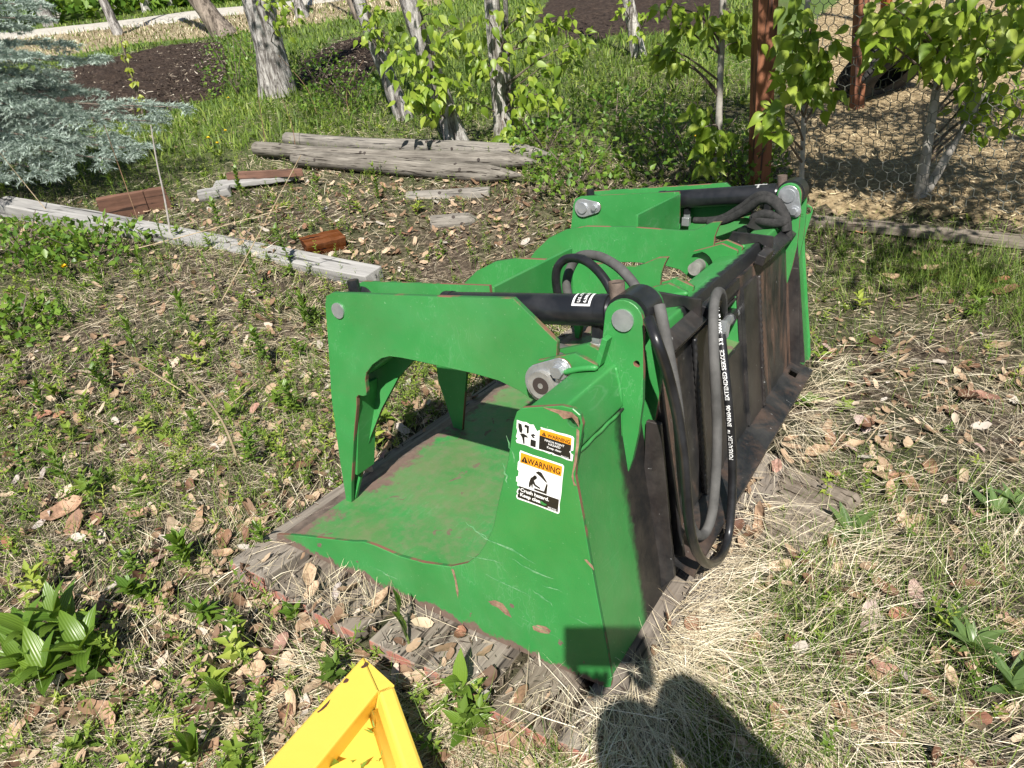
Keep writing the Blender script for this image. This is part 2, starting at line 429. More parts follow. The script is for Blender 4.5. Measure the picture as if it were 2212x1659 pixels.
# --- one grapple arm and its cylinder: built for the near side, mirrored for the far one
A_PROF = [(0.9455, 0.0), (0.925, 0.0), (0.912, 0.07), (0.868, 0.25), (0.842, 0.340), (0.838, 0.366), (0.830, 0.374), (0.815, 0.3745), (0.802, 0.380), (0.798, 0.392),
          (0.797, 0.425), (0.790, 0.446), (0.765, 0.474), (0.73, 0.499), (0.70, 0.510), (0.665, 0.513), (0.62, 0.514), (0.45, 0.5155), (0.38, 0.512), (0.33, 0.500), (0.30, 0.487), (0.277, 0.478),
          (0.25, 0.482), (0.222, 0.50), (0.214, 0.53), (0.222, 0.57), (0.231, 0.60), (0.229, 0.633), (0.333, 0.712), (0.50, 0.692), (0.868, 0.651), (0.893, 0.640), (0.902, 0.615), (0.915, 0.50), (0.936, 0.347), (0.944, 0.15)]
C_PROF = [(0.930, 0.0), (0.893, 0.0), (0.884, 0.06), (0.852, 0.25), (0.81, 0.37), (0.73, 0.465), (0.62, 0.51), (0.48, 0.53), (0.38, 0.535), (0.31, 0.525), (0.27, 0.50), (0.235, 0.495), (0.205, 0.515),
          (0.198, 0.56), (0.206, 0.60), (0.205, 0.64), (0.197, 0.668), (0.188, 0.688), (0.215, 0.684), (0.27, 0.655), (0.31, 0.650), (0.48, 0.647), (0.64, 0.636), (0.72, 0.617), (0.79, 0.58), (0.845, 0.53), (0.92, 0.43), (0.965, 0.34), (0.984, 0.26), (0.980, 0.17), (0.957, 0.095)]
def arm(side_):
    X = (lambda x: x) if side_ == 0 else mir
    def pl(name, prof, a, b, m=M['green'], parent=None, holes=()):
        return plate(name, prof, X(a), X(b), m, M['edge'], parent, holes)
    def go(name, VF, m, parent=None, smooth=True, bevel=0.0, angle=40):
        V, F = VF; V = [(X(v[0]), v[1], v[2]) for v in V]
        if side_: F = [tuple(reversed(f_)) for f_ in F]
        return gobj(name, V, F, m, parent, None, smooth, bevel, angle)
    tp = pl('tine_plate', A_PROF, 0.215, 0.228)
    # second plate of the outer tine: upright beside the cylinder, leaning in to meet the tip
    Bp = [(0.9445, 0.0), (0.925, 0.004), (0.905, 0.09), (0.875, 0.20), (0.83, 0.30), (0.77, 0.40), (0.70, 0.475), (0.62, 0.516), (0.50, 0.53), (0.468, 0.53), (0.462, 0.60), (0.468, 0.690), (0.50, 0.687), (0.868, 0.649),
          (0.892, 0.638), (0.901, 0.615), (0.915, 0.50), (0.936, 0.347), (0.942, 0.15)]
    bm = bmesh.new(); vs_ = []
    for (y, z) in Bp:
        k = min(1.0, max(0.0, (z - 0.0) / 0.50)); vs_.append((0.229 + 0.096 * k ** 0.8, y, z))
    nb = len(Bp); th = 0.010
    f0 = bmesh.new(); bv = [f0.verts.new((0, y, z)) for (y, z) in Bp]; be = [f0.edges.new((bv[i], bv[(i + 1) % nb])) for i in range(nb)]
    bmesh.ops.triangle_fill(f0, use_beauty=True, edges=be); f0.verts.index_update(); tris = [tuple(v.index for v in f_.verts) for f_ in f0.faces]; f0.free(); bm.free()
    V = vs_ + [(x + th, y, z) for (x, y, z) in vs_]
    F = [t for t in tris] + [tuple(i + nb for i in reversed(t)) for t in tris] + [(i, (i + 1) % nb, nb + (i + 1) % nb, nb + i) for i in range(nb)]
    V2 = [(X(v[0]), v[1], v[2]) for v in V]
    o = gobj('tine_plate', V2, F, [M['green'], M['edge']], None, [0] * (2 * len(tris)) + [1] * nb)
    bmx = bmesh.new(); bmx.from_mesh(o.data); bmesh.ops.recalc_face_normals(bmx, faces=bmx.faces); bmx.to_mesh(o.data); bmx.free()
    # web between the two plates inside the tine, and the brace that carries the inner tine
    go('web_plate', ribbon([(0.905, 0.10), (0.845, 0.39)], 0.229, 0.30, 0.008), M['green'], smooth=False)
    go('web_plate', ribbon([(0.84, 0.42), (0.70, 0.522)], 0.2285, 0.322, 0.008), M['green'], smooth=False)
    go('brace_plate', ribbon([(0.470, 0.535), (0.472, 0.684)], 0.336, 0.724, 0.010), M['green'], smooth=False, bevel=0.001)
    dp = [(0.338, 0.485, 0.690), (0.45, 0.50, 0.684), (0.62, 0.48, 0.66), (0.724, 0.44, 0.645), (0.724, 0.44, 0.54), (0.338, 0.60, 0.525)]
    pl('tine_plate', C_PROF, 0.725, 0.737)
    # pivot: ears on the beam, sleeve, pin, washer tab and bolt
    PV = (0.245, 0.548)
    ear = [(PV[0] + 0.05 * math.cos(a), PV[1] + 0.05 * math.sin(a)) for a in np.linspace(R(70), R(250), 12)] + [(0.185, 0.49), (0.168, 0.535), (0.125, 0.603), (0.125, 0.612), (0.175, 0.628)]
    pl('pivot_ear', ear, 0.188, 0.200); pl('pivot_ear', ear, 0.243, 0.255)
    pl('pivot_ear', ear, 0.700, 0.712); pl('pivot_ear', ear, 0.750, 0.762)
    go('pivot_pin', rod((0.171, *PV), (0.275, *PV), 0.019), M['zinc_dull']); 
    s_ = go('pivot_sleeve', rod((0.170, *PV), (0.188, *PV), 0.031), M['zinc_dull'])
    go('sleeve_bore', rod((0.1692, *PV), (0.180, *PV), 0.019), M['bore'], s_)
    go('bore_plug', rod((0.1685, *PV), (0.175, *PV), 0.006), M['zinc_dull'], s_)
    go('pivot_pin', rod((0.676, *PV), (0.79, *PV), 0.020), M['zinc_dull']); 
    s2 = go('pivot_sleeve', rod((0.668, *PV), (0.70, *PV), 0.026), M['zinc'])
    go('sleeve_bore', rod((0.6672, *PV), (0.69, *PV), 0.016), M['bore'], s2)
    def tabplate(cy_, cz_, by, bz, r0, r1, x0, x1):
        d = Vector((by - cy_, bz - cz_)); an = math.atan2(d.y, d.x); pr = []
        for a in np.linspace(an + R(80), an + R(280), 14): pr.append((cy_ + r0 * math.cos(a), cz_ + r0 * math.sin(a)))
        for a in np.linspace(an - R(75), an + R(75), 8): pr.append((by + r1 * math.cos(a), bz + r1 * math.sin(a)))
        return pl('retainer_tab', pr, x0, x1, M['zinc'])
    def bolt(by, bz, x0, x1, r=0.016):
        w = go('washer', rod((x0, by, bz), (x0 + (x1 - x0) * 0.25, by, bz), r * 1.35), M['zinc'])
        V, F = sweep([(x0, by, bz), (x1, by, bz)], r, 6); go('bolt_head', (V, F), M['zinc'], w, smooth=False, bevel=0.0008)
    tabplate(PV[0], PV[1], 0.204, 0.588, 0.045, 0.026, 0.1805, 0.1875); bolt(0.206, 0.587, 0.180, 0.165, 0.0145)
    # weld fillets at the ear foot
    V, F = sweep(smooth_path([(0.178, 0.195, 0.585), (0.180, 0.16, 0.600), (0.182, 0.12, 0.610)], 5), [0.002] + [0.0065] * 9 + [0.002], 8); go('weld_bead', (V, F), M['weld'], angle=180)
    V, F = sweep(smooth_path([(0.693, 0.195, 0.585), (0.695, 0.16, 0.600), (0.697, 0.12, 0.610)], 5), [0.002] + [0.0065] * 9 + [0.002], 8); go('weld_bead', (V, F), M['weld'], angle=180)
    # cylinder lugs standing on the beam
    CP = (0.087, 0.701)
    lug = [(CP[0] + 0.040 * math.cos(a), CP[1] + 0.040 * math.sin(a)) for a in np.linspace(R(-2), R(184), 13)]
    lug += [(0.0425, 0.60), (0.041, 0.533), (0.0485, 0.455), (0.060, 0.385), (0.052, 0.34), (0.030, 0.29), (0.04, 0.40), (0.064, 0.52), (0.093, 0.610), (0.150, 0.596), (0.143, 0.600), (0.135, 0.612), (0.129, 0.64)]
    lug = [(CP[0] + 0.040 * math.cos(a), CP[1] + 0.040 * math.sin(a)) for a in np.linspace(R(-2), R(184), 13)]
    lug += [(0.0425, 0.60), (0.041, 0.533), (0.0475, 0.46), (0.058, 0.395), (0.070, 0.350), (0.12, 0.42), (0.150, 0.600), (0.140, 0.606), (0.134, 0.62)]
    for (a, b) in ((0.222, 0.236), (0.318, 0.332)):
        pl('cylinder_lug', lug, a, b, holes=[(0.056, 0.615, 0.006)] if a < 0.3 else ())
    go('stiffener_rib', ribbon([(0.108, 0.664), (0.124, 0.605)], 0.196, 0.2215, 0.012), M['green'], smooth=False, bevel=0.0015)
    wb = smooth_path([(0.2195, 0.100, 0.60), (0.2195, 0.088, 0.55), (0.2195, 0.086, 0.50), (0.2195, 0.084, 0.42), (0.2195, 0.076, 0.37)], 5)
    V, F = sweep(wb, 0.004, 7); go('weld_bead', (V, F), M['weld'], angle=180)
    # hydraulic cylinder
    c0 = Vector((0.277, *CP)); c1 = Vector((0.277, 0.856, 0.606)); d = (c1 - c0).normalized()
    P_ = lambda s: tuple(c0 + d * s)
    V, F = sweep([P_(0.035), P_(0.052), P_(0.053), P_(0.075), P_(0.076), P_(0.455), P_(0.456), P_(0.478)], [0.024, 0.030, 0.0345, 0.0345, 0.0335, 0.0335, 0.0355, 0.0355], 28)
    cyl = go('hydraulic_cylinder', (V, F), M['cyl'], smooth=True)
    go('cylinder_eye', rod((0.2405, *CP), (0.3135, *CP), 0.046, 28), M['cyl'], cyl)
    go('piston_rod', rod(P_(0.46), P_(0.75), 0.017), M['zinc'], cyl)
    fe = (0.856, 0.606)
    go('rod_eye', rod((0.245, *fe), (0.31, *fe), 0.036, 24), M['cyl'], cyl)
    V, F = sweep([P_(0.09 - 0.012) , tuple(Vector(P_(0.09 - 0.012)) + Vector((0, 0.006, 0.052)))], [0.017, 0.0165], 16)
    V, F = sweep([(0.277, 0.124, 0.715), (0.277, 0.128, 0.757)], [0.0155, 0.0165], 16, cap=False); V2, F2 = sweep([(0.277, 0.126, 0.735), (0.277, 0.1275, 0.752)], [0.013, 0.013], 12)
    pt = go('port_boss', (V, F), M['lip'], cyl); go('port_cap', (V2, F2), M['bore'], None)
    V, F = sweep([(0.277, 0.853, 0.635), (0.277, 0.856, 0.668)], [0.016, 0.015], 16); go('port_boss', (V, F), M['cyl'], cyl)
    V, F = sweep([(0.277, 0.855, 0.660), (0.277, 0.856, 0.6685)], [0.011, 0.0108], 12); go('port_cap', (V, F), M['bore'], None)
    # fitting under the barrel rear end, elbow in brass-coloured steel
    yb = 0.165; zb = c0.z + d.z / d.y * (yb - c0.y)
    V, F = sweep([(0.277, yb, zb - 0.03), (0.277, yb, zb - 0.055)], 0.018, 6); f1 = go('hose_fitting', (V, F), M['cyl'], None, smooth=False)
    V, F = sweep([(0.277, yb, zb - 0.052), (0.277, yb, zb - 0.072)], 0.0165, 6); go('fitting_nut', (V, F), M['zinc'], f1, smooth=False)
    V, F = merge(boxv((0.277, yb, zb - 0.086), (0.015, 0.015, 0.018))); go('fitting_elbow', (V, F), M['zinc_dull'], f1, smooth=False, bevel=0.002)
    yb2 = 0.455; zb2 = c0.z + d.z / d.y * (yb2 - c0.y)
    V, F = sweep([(0.277, yb2, zb2 - 0.03), (0.277, yb2, zb2 - 0.055)], 0.014, 6); f2 = go('hose_fitting', (V, F), M['cyl'], None, smooth=False)
    V, F = sweep([(0.277, yb2, zb2 - 0.052), (0.277, yb2, zb2 - 0.070)], 0.013, 6); go('fitting_nut', (V, F), M['zinc'], f2, smooth=False)
    V, F = boxv((0.277, yb2, zb2 - 0.083), (0.013, 0.014, 0.016)); go('fitting_elbow', (V, F), M['zinc'], f2, smooth=False, bevel=0.002)
    # cylinder pins: plain head outside, retainer tab and bolt inside
    go('cylinder_pin', rod((0.217, *CP), (0.345, *CP), 0.0225), M['zinc'], None)
    tabplate(CP[0], CP[1], 0.060, 0.650, 0.034, 0.020, 0.3335, 0.341); bolt(0.062, 0.652, 0.341, 0.356, 0.013)
    go('cylinder_pin', rod((0.2105, *fe), (0.352, *fe), 0.0205), M['zinc'], None)
    tabplate(fe[0], fe[1], 0.800, 0.612, 0.036, 0.022, 0.3365, 0.344); bolt(0.803, 0.612, 0.344, 0.357, 0.012)
    return d, c0
dcyl, c0cyl = arm(0); arm(1)

# --- black quick-attach plate on the back
def qy(z): return 0.0 + 0.145 * z
def qplate(name, rects, m, th=0.010, off=0.0, parent=None):
    parts = []
    for (x0, x1, z0, z1) in rects:
        parts.append(ribbon([(qy(z0) + off, z0), (qy(z1) + off, z1)], x0, x1, -th))
    V, F = merge(*parts)
    return gobj(name, V, F, m, parent, bevel=0.0)
M['qa'] = M['black_rust']
qplate('attach_plate', [(0.335, 0.76, 0.09, 0.565)], M['qa'])
qplate('attach_plate', [(1.02, 1.61, 0.09, 0.565)], M['qa'])
qplate('attach_plate', [(0.76, 1.02, 0.09, 0.372)], M['black'])
qplate('attach_plate', [(0.76, 1.02, 0.535, 0.565)], M['black'])
qplate('doubler_plate', [(1.022, 1.17, 0.105, 0.535)], M['black'], 0.010, -0.0105)
qplate('doubler_plate', [(0.60, 0.757, 0.105, 0.535)], M['black'], 0.010, -0.0105)
for xw in (1.173, 0.597):
    pts = [(xw, qy(z) - 0.012 + 0.0012 * math.sin(z * 330), z) for z in np.linspace(0.107, 0.533, 90)]
    V, F = sweep(pts, 0.0065, 6); gobj('weld_bead', V, F, M['black'], smooth=True, angle=180)
V, F = ribbon([(-0.02, 0.09), (0.07, 0.555)], 1.60, 1.612, -0.045); 
def rib(x0, x1):
    pr = [(qy(0.09) - 0.001, 0.092), (qy(0.09) - 0.046, 0.098), (qy(0.53) - 0.028, 0.545), (qy(0.56) - 0.001, 0.565)]
    plate('side_rib', pr, x0, x1, M['black'], M['black'])
rib(1.600, 1.612); rib(0.333, 0.345)
# sloping lower lip with its two lock slots
def lower_lip():
    y0, z0, y1, z1 = 0.016, 0.098, -0.062, 0.068
    xs = [0.325, 0.395, 0.455, 1.49, 1.55, 1.62]; V, F = [], []
    def P2(x, t, dz): return (x, y0 + (y1 - y0) * t, z0 + (z1 - z0) * t - dz)
    ts = [0.0, 0.18, 0.55, 1.0]
    for dz in (0.0, 0.011):
        for x in xs:
            for t in ts: V.append(P2(x, t, dz))
    nt = len(ts); n_ = len(xs) * nt
    idx = lambda i, j, k: k * n_ + i * nt + j
    solid = {(i, j): not ((i in (1, 3)) and j == 1) for i in range(len(xs) - 1) for j in range(nt - 1)}
    for (i, j), s_ in solid.items():
        if not s_: continue
        F.append((idx(i, j, 0), idx(i + 1, j, 0), idx(i + 1, j + 1, 0), idx(i, j + 1, 0)))
        F.append((idx(i, j, 1), idx(i, j + 1, 1), idx(i + 1, j + 1, 1), idx(i + 1, j, 1)))
        for (di, dj, a, b) in ((-1, 0, (i, j), (i, j + 1)), (1, 0, (i + 1, j + 1), (i + 1, j)), (0, -1, (i + 1, j), (i, j)), (0, 1, (i, j + 1), (i + 1, j + 1))):
            if not solid.get((i + di, j + dj), False):
                F.append((idx(*a, 0), idx(*b, 0), idx(*b, 1), idx(*a, 1)))
    return V, F
V, F = lower_lip(); gobj('lower_lip', V, F, black_steel('black_steel_lip', 0.3))
# upper hook: shelf strips, gusset plates
for (x0, x1) in ((0.335, 0.625), (1.275, 1.565)):
    V, F = ribbon([(0.052, 0.566), (0.088, 0.590)], x0, x1, 0.012); gobj('hook_strip', V, F, M['black'], bevel=0.0015)
    V, F = ribbon([(0.050, 0.570), (0.062, 0.548)], x0 - 0.002, x1 + 0.002, 0.010); gobj('hook_strip', V, F, M['black'], bevel=0.0015)
for (x, dx) in ((0.615, 1), (0.395, 1), (1.285, -1), (1.505, -1)):
    gp = [(0.058, 0.580), (0.060, 0.628), (0.185, 0.632), (0.20, 0.60), (0.165, 0.590), (0.10, 0.606)]
    plate('gusset_plate', gp, x - 0.006, x + 0.006, M['black'], M['black'])
for x in (1.205, 0.695):
    V, F = boxv((x, 0.062, 0.585), (0.05, 0.014, 0.016), Matrix.Rotation(0.25, 3, 'X')); gobj('hook_block', V, F, M['black'], bevel=0.003)
# mounting rails between the rear panel and the attach plate
for (x0, x1) in ((0.350, 0.362), (0.605, 0.617), (1.283, 1.295), (1.538, 1.550)):
    rp = [(0.012, 0.09), (0.074, 0.50), (qy(0.5) - 0.010, 0.50), (qy(0.1) - 0.010, 0.09)]
    rp = [(qy(0.08) - 0.0, 0.085), (qy(0.52), 0.52), (0.10, 0.53), (0.05, 0.085)]
    plate('mount_rail', rp, x0, x1, M['black'], M['black'])
# skirt plate below the near end: slanted flat with scalloped cut-outs
sk = [(-0.024, 0.06), (0.030, 0.45), (0.062, 0.45), (0.062, 0.0), (0.020, -0.01)]
plate('skirt_plate', sk, 0.300, 0.312, M['black'], M['black']); plate('skirt_plate', sk, mir(0.312), mir(0.300), M['black'], M['black'])
wed = [(-0.058, -0.004), (-0.040, 0.08), (-0.012, 0.10), (0.012, 0.06)]

# --- hoses
def hose(name, pts, r, m, parent=None, sub=9, n=12):
    pth = smooth_path(pts, sub); V, F = sweep(pth, r, n); o = gobj(name, V, F, m, parent, smooth=True, angle=180); return o, pth
B_ = lambda px, py, ax, v: tuple(bpt(px, py, ax, v))
# black hose: off the near cylinder, down the back, loop at the bottom, up into the opening
h1 = [B_(1402, 690, 1, 0.03), B_(1418, 735, 1, 0.00), B_(1440, 800, 1, -0.02), B_(1462, 890, 1, -0.04), B_(1476, 980, 1, -0.06), B_(1484, 1080, 1, -0.075), B_(1492, 1150, 1, -0.085), B_(1507, 1195, 1, -0.09), B_(1530, 1218, 1, -0.09),
      B_(1556, 1203, 1, -0.088), B_(1573, 1160, 1, -0.08), B_(1581, 1080, 1, -0.07), B_(1582, 990, 1, -0.055), B_(1577, 900, 1, -0.04), B_(1569, 820, 1, -0.02), B_(1562, 760, 1, 0.0), B_(1558, 722, 1, 0.012)]
o1, path1 = hose('hydraulic_hose', h1, 0.0108, M['hose'])
V, F = sweep([B_(1559, 726, 1, 0.010), B_(1563, 702, 1, 0.02)], 0.0155, 6); f_ = gobj('hose_fitting', V, F, M['zinc'])
V, F = sweep([B_(1562, 706, 1, 0.018), B_(1574, 692, 1, 0.045), B_(1590, 676, 1, 0.08)], [0.013, 0.0125, 0.012], 8); gobj('fitting_stem', V, F, M['zinc'], f_)
V, F = sweep([B_(1576, 690, 1, 0.05), B_(1584, 676, 1, 0.09), B_(1592, 655, 1, 0.14)], [0.017, 0.018, 0.018], 12); gobj('hose_ferrule', V, F, M['hose'], f_)
h2 = [B_(1424, 660, 1, 0.035), B_(1432, 700, 1, 0.02), B_(1447, 780, 1, 0.0), B_(1462, 870, 1, -0.02), B_(1470, 960, 1, -0.03), B_(1478, 1060, 1, -0.035), B_(1488, 1120, 1, -0.04), B_(1503, 1153, 1, -0.045), B_(1522, 1152, 1, -0.05),
      B_(1538, 1110, 1, -0.055), B_(1546, 1030, 1, -0.05), B_(1549, 940, 1, -0.04), B_(1546, 850, 1, -0.03), B_(1542, 760, 1, -0.015), B_(1541, 690, 1, 0.005), B_(1544, 648, 1, 0.02), B_(1552, 630, 1, 0.03), B_(1560, 642, 1, 0.05), B_(1562, 680, 1, 0.075), B_(1563, 710, 1, 0.09)]
o2, path2 = hose('hydraulic_hose', h2, 0.0118, M['hose_grey'])
# the pair arching over the near arm
h3 = [B_(1216, 680, 0, 0.50), B_(1204, 630, 0, 0.50), B_(1201, 595, 0, 0.50), B_(1208, 572, 0, 0.50), B_(1228, 558, 0, 0.50), B_(1262, 562, 0, 0.48), B_(1296, 590, 0, 0.46), B_(1322, 632, 0, 0.44), B_(1340, 690, 0, 0.42)]
hose('hydraulic_hose', h3, 0.0108, M['hose'])
h4 = [B_(1235, 670, 0, 0.56), B_(1224, 610, 0, 0.56), B_(1246, 558, 0, 0.56), B_(1285, 552, 0, 0.54), B_(1326, 570, 0, 0.51), B_(1362, 604, 0, 0.47), B_(1392, 652, 0, 0.43), B_(1412, 700, 0, 0.40)]
hose('hydraulic_hose', h4, 0.0118, M['hose_grey'])
# far arm: sleeved bundle from the barrel to the lug
h5 = [B_(1500, 476, 0, 1.60), B_(1530, 476, 0, 1.585), B_(1562, 470, 0, 1.57), B_(1600, 448, 0, 1.55), B_(1636, 423, 0, 1.53), B_(1664, 424, 0, 1.52), B_(1688, 446, 0, 1.51), B_(1701, 478, 0, 1.50), B_(1703, 520, 0, 1.50)]
hose('hydraulic_hose', h5, 0.0125, M['sleeve'])
h6 = [B_(1530, 480, 0, 1.575), B_(1566, 476, 0, 1.56), B_(1606, 457, 0, 1.54), B_(1642, 432, 0, 1.52), B_(1668, 436, 0, 1.51), B_(1690, 462, 0, 1.50), B_(1698, 500, 0, 1.49)]
hose('hydraulic_hose', h6, 0.015, M['sleeve'])
h7 = [B_(1630, 470, 0, 1.52), B_(1650, 463, 0, 1.51), B_(1676, 468, 0, 1.50), B_(1694, 478, 0, 1.49), B_(1672, 482, 0, 1.49), B_(1640, 477, 0, 1.51), B_(1626, 470, 0, 1.53)]
hose('hydraulic_hose', h7, 0.016, M['sleeve'])
# under the near cylinder: sleeve from the elbow
h8 = [(0.277, 0.18, 0.583), (0.30, 0.25, 0.565), (0.34, 0.33, 0.56)]
hose('hose_sleeve', h8, 0.022, M['hose_grey'])
# printing on the hose
def wrap_text(s, size, path, s0, r, name, parent, outw):
    V, F = text_geo(s, size, size * 0.015)
    P = [Vector(p) for p in path]; L = [0.0]
    for a, b in zip(P, P[1:]): L.append(L[-1] + (b - a).length)
    out = []
    for (u, v, _) in V:
        q = s0 + u; k = max(0, min(len(P) - 2, int(np.searchsorted(L, q)) - 1)); t = (q - L[k]) / max(1e-9, L[k + 1] - L[k])
        p = P[k].lerp(P[k + 1], t); tg = (P[k + 1] - P[k]).normalized()
        n_ = Vector(outw); n_ = (n_ - tg * n_.dot(tg)).normalized(); bnm = n_.cross(tg); w = (v - size * 0.35) / r
        out.append(p + (n_ * math.cos(w) + bnm * math.sin(w)) * (r + 0.0006))
    return gobj(name, out, F, M['white'], parent)
L1 = sum((Vector(b) - Vector(a)).length for a, b in zip(path1, path1[1:]))
acc = 0.0; smark = 0.0
for a, b in zip(path1, path1[1:]):
    acc += (Vector(b) - Vector(a)).length
    if (Vector(b) - Vector(h1[12])).length < 0.006: smark = acc
outw = Vector((CB[0] - h1[12][0], CB[1] - h1[12][1], CB[2] - h1[12][2])).normalized() + Vector((-0.35, 0.25, 0))
wrap_text('FORSAFLEX \u2122  BN360-06   EXTENDED SERVICE   3/8   5000 PSI W.P.', 0.0135, path1, smark + 0.0, 0.0108, 'lettering', o1, outw)

# --- stickers on the near side plate
def dquad(c4): return [np.array(bpt((2000 + a * 0.525) / 1.8228, (1600 + b * 0.525) / 1.8228, 0, 0.0)) for (a, b) in c4]
class Decal:
    """flat sticker on the outside of the side plate; u runs right, v runs down, both 0..1"""
    def __init__(s, corners, x=-0.0012):
        s.q = dquad(corners); s.x = x
    def p(s, u, v, lift=0):
        q = s.q; a = q[0] * (1 - u) + q[1] * u; b = q[3] * (1 - u) + q[2] * u; p = a * (1 - v) + b * v
        return (s.x - lift * 0.0006, p[1], p[2])
    def w(s): return np.linalg.norm(s.q[1] - s.q[0])
    def h(s): return np.linalg.norm(s.q[3] - s.q[0])
    def poly(s, name, uv, m, lift, parent):
        bm = bmesh.new(); vs_ = [bm.verts.new([c * S for c in s.p(u, v, lift)]) for (u, v) in uv]
        es = [bm.edges.new((vs_[i], vs_[(i + 1) % len(vs_)])) for i in range(len(vs_))]
        bmesh.ops.triangle_fill(bm, use_beauty=True, edges=es)
        me = bpy.data.meshes.new(name); bm.to_mesh(me); bm.free(); me.materials.append(m)
        return link(bpy.data.objects.new(name, me), parent)
    def text(s, txt, u, v, size, m, lift, parent, bold=0.02, center=False, width=None):
        V, F = text_geo(txt, 1.0, bold); wmax = max(p[0] for p in V)
        su = size * s.h() / s.w()
        if width: su = width / wmax
        out = []
        for (a, b, _) in V:
            uu = u + (a - (wmax / 2 if center else 0)) * su; vv = v - b * size
            out.append([c * S for c in s.p(uu, vv, lift)])
        me = bpy.data.meshes.new('lettering'); me.from_pydata(out, [], F); me.materials.append(m)
        return link(bpy.data.objects.new('lettering', me), parent)
def rag(n_, seed, amp):
    r_ = random.Random(seed); out = []
    for (a, b) in (((0, 0), (1, 0)), ((1, 0), (1, 1)), ((1, 1), (0, 1)), ((0, 1), (0, 0))):
        for k in range(n_):
            t = k / n_; u = a[0] + (b[0] - a[0]) * t; v = a[1] + (b[1] - a[1]) * t
            j = r_.random() ** 3 * amp * (0.2 if k == 0 else 1)
            out.append((u + (0.5 - u) * j * 2, v + (0.5 - v) * j * 2))
    return out
def tri_mark(D, u, v, h, parent, lift):
    k = D.h() / D.w() * h * 1.1
    t = D.poly('warning_mark', [(u, v), (u + k / 2, v - h), (u + k, v)], M['blackprint'], lift, parent)
    D.poly('warning_mark', [(u + k * 0.46, v - h * 0.62), (u + k * 0.54, v - h * 0.62), (u + k * 0.53, v - h * 0.26), (u + k * 0.47, v - h * 0.26)], M['orange'], lift + 1, parent)
    D.poly('warning_mark', [(u + k * 0.46, v - h * 0.19), (u + k * 0.54, v - h * 0.19), (u + k * 0.54, v - h * 0.09), (u + k * 0.46, v - h * 0.09)], M['orange'], lift + 1, parent)
D1 = Decal([(70, 95), (500, 225), (490, 415), (60, 268)])
s1 = D1.poly('warning_sticker', rag(14, 3, 0.035)[:10] + [(0.40, 0.0), (0.40, 0.20), (0.36, 0.30), (0.33, 0.20), (0.39, 0.01)] and
             [(0.0, 0.02), (0.10, 0.03), (0.17, 0.0), (0.24, 0.05), (0.30, 0.01), (0.33, 0.12), (0.37, 0.24), (0.355, 0.30), (0.385, 0.20), (0.44, 0.12), (0.42, 0.02), (0.5, 0.03), (0.62, 0.0), (0.70, 0.03), (0.85, 0.0), (0.97, 0.0), (1.0, 0.06), (0.995, 0.55), (0.955, 0.60), (0.96, 0.68), (1.0, 0.72), (0.99, 0.98), (0.9, 1.0),
              (0.78, 0.97), (0.66, 1.0), (0.64, 0.95), (0.61, 1.0), (0.5, 0.98), (0.35, 1.0), (0.2, 0.97), (0.02, 1.0), (0.0, 0.9), (0.03, 0.82), (0.0, 0.75), (0.02, 0.5), (0.0, 0.35)], M['white'], 0, g)
s1['label'] = 'torn white black and orange pinch point warning sticker'
D1.poly('sticker_panel', [(0.415, 0.17), (0.43, 0.10), (0.96, 0.08), (0.96, 0.36), (0.415, 0.36)], M['orange'], 1, s1)
D1.poly('sticker_panel', [(0.415, 0.365), (0.96, 0.365), (0.955, 0.58), (0.93, 0.63), (0.955, 0.70), (0.96, 0.93), (0.70, 0.93), (0.66, 0.90), (0.415, 0.93)], M['blackprint'], 1, s1)
tri_mark(D1, 0.455, 0.325, 0.17, s1, 2)
D1.text('WARNING', 0.555, 0.325, 0.20, M['blackprint'], 2, s1, 0.018, width=0.385)
for tx, vv in (('PINCH POINT', 0.52), ('HAZARD', 0.635), ('Keep clear', 0.775)): D1.text(tx, 0.68, vv, 0.118, M['white'], 2, s1, 0.015, True, {'PINCH POINT': 0.34, 'HAZARD': 0.21, 'Keep clear': 0.25}[tx])
D1.text('RDL3124', 0.80, 0.91, 0.055, M['white'], 2, s1, 0.02, width=0.13)
for uv in ([(0.03, 0.12), (0.09, 0.14), (0.115, 0.36), (0.10, 0.52), (0.06, 0.48), (0.035, 0.3)], [(0.145, 0.10), (0.225, 0.12), (0.225, 0.42), (0.19, 0.46), (0.185, 0.22), (0.145, 0.22)],
           [(0.07, 0.56), (0.13, 0.50), (0.20, 0.55), (0.22, 0.62), (0.155, 0.64), (0.165, 0.92), (0.14, 0.94), (0.115, 0.70)], [(0.26, 0.46), (0.31, 0.38), (0.355, 0.44), (0.31, 0.47), (0.345, 0.55), (0.30, 0.56)],
           [(0.265, 0.64), (0.36, 0.64), (0.36, 0.92), (0.265, 0.92)]):
    D1.poly('pictogram', uv, M['blackprint'], 1, s1)
D2 = Decal([(90, 325), (425, 438), (387, 808), (64, 688)])
s2 = D2.poly('warning_sticker', [(0.02, 0.0), (0.3, 0.01), (0.6, 0.0), (0.97, 0.0), (1.0, 0.03), (0.995, 0.3), (1.0, 0.6), (0.985, 0.8), (1.0, 0.9), (1.0, 0.97), (0.97, 1.0), (0.5, 0.99), (0.03, 1.0), (0.0, 0.97), (0.0, 0.92), (0.03, 0.9), (0.0, 0.86),
                                 (0.02, 0.79), (0.06, 0.76), (0.03, 0.73), (0.0, 0.72), (0.01, 0.66), (-0.03, 0.64), (-0.03, 0.55), (0.01, 0.52), (0.015, 0.42), (-0.02, 0.40), (-0.02, 0.25), (0.015, 0.20), (0.0, 0.05)], M['white'], 0, g)
s2['label'] = 'white orange and black crush hazard warning sticker'
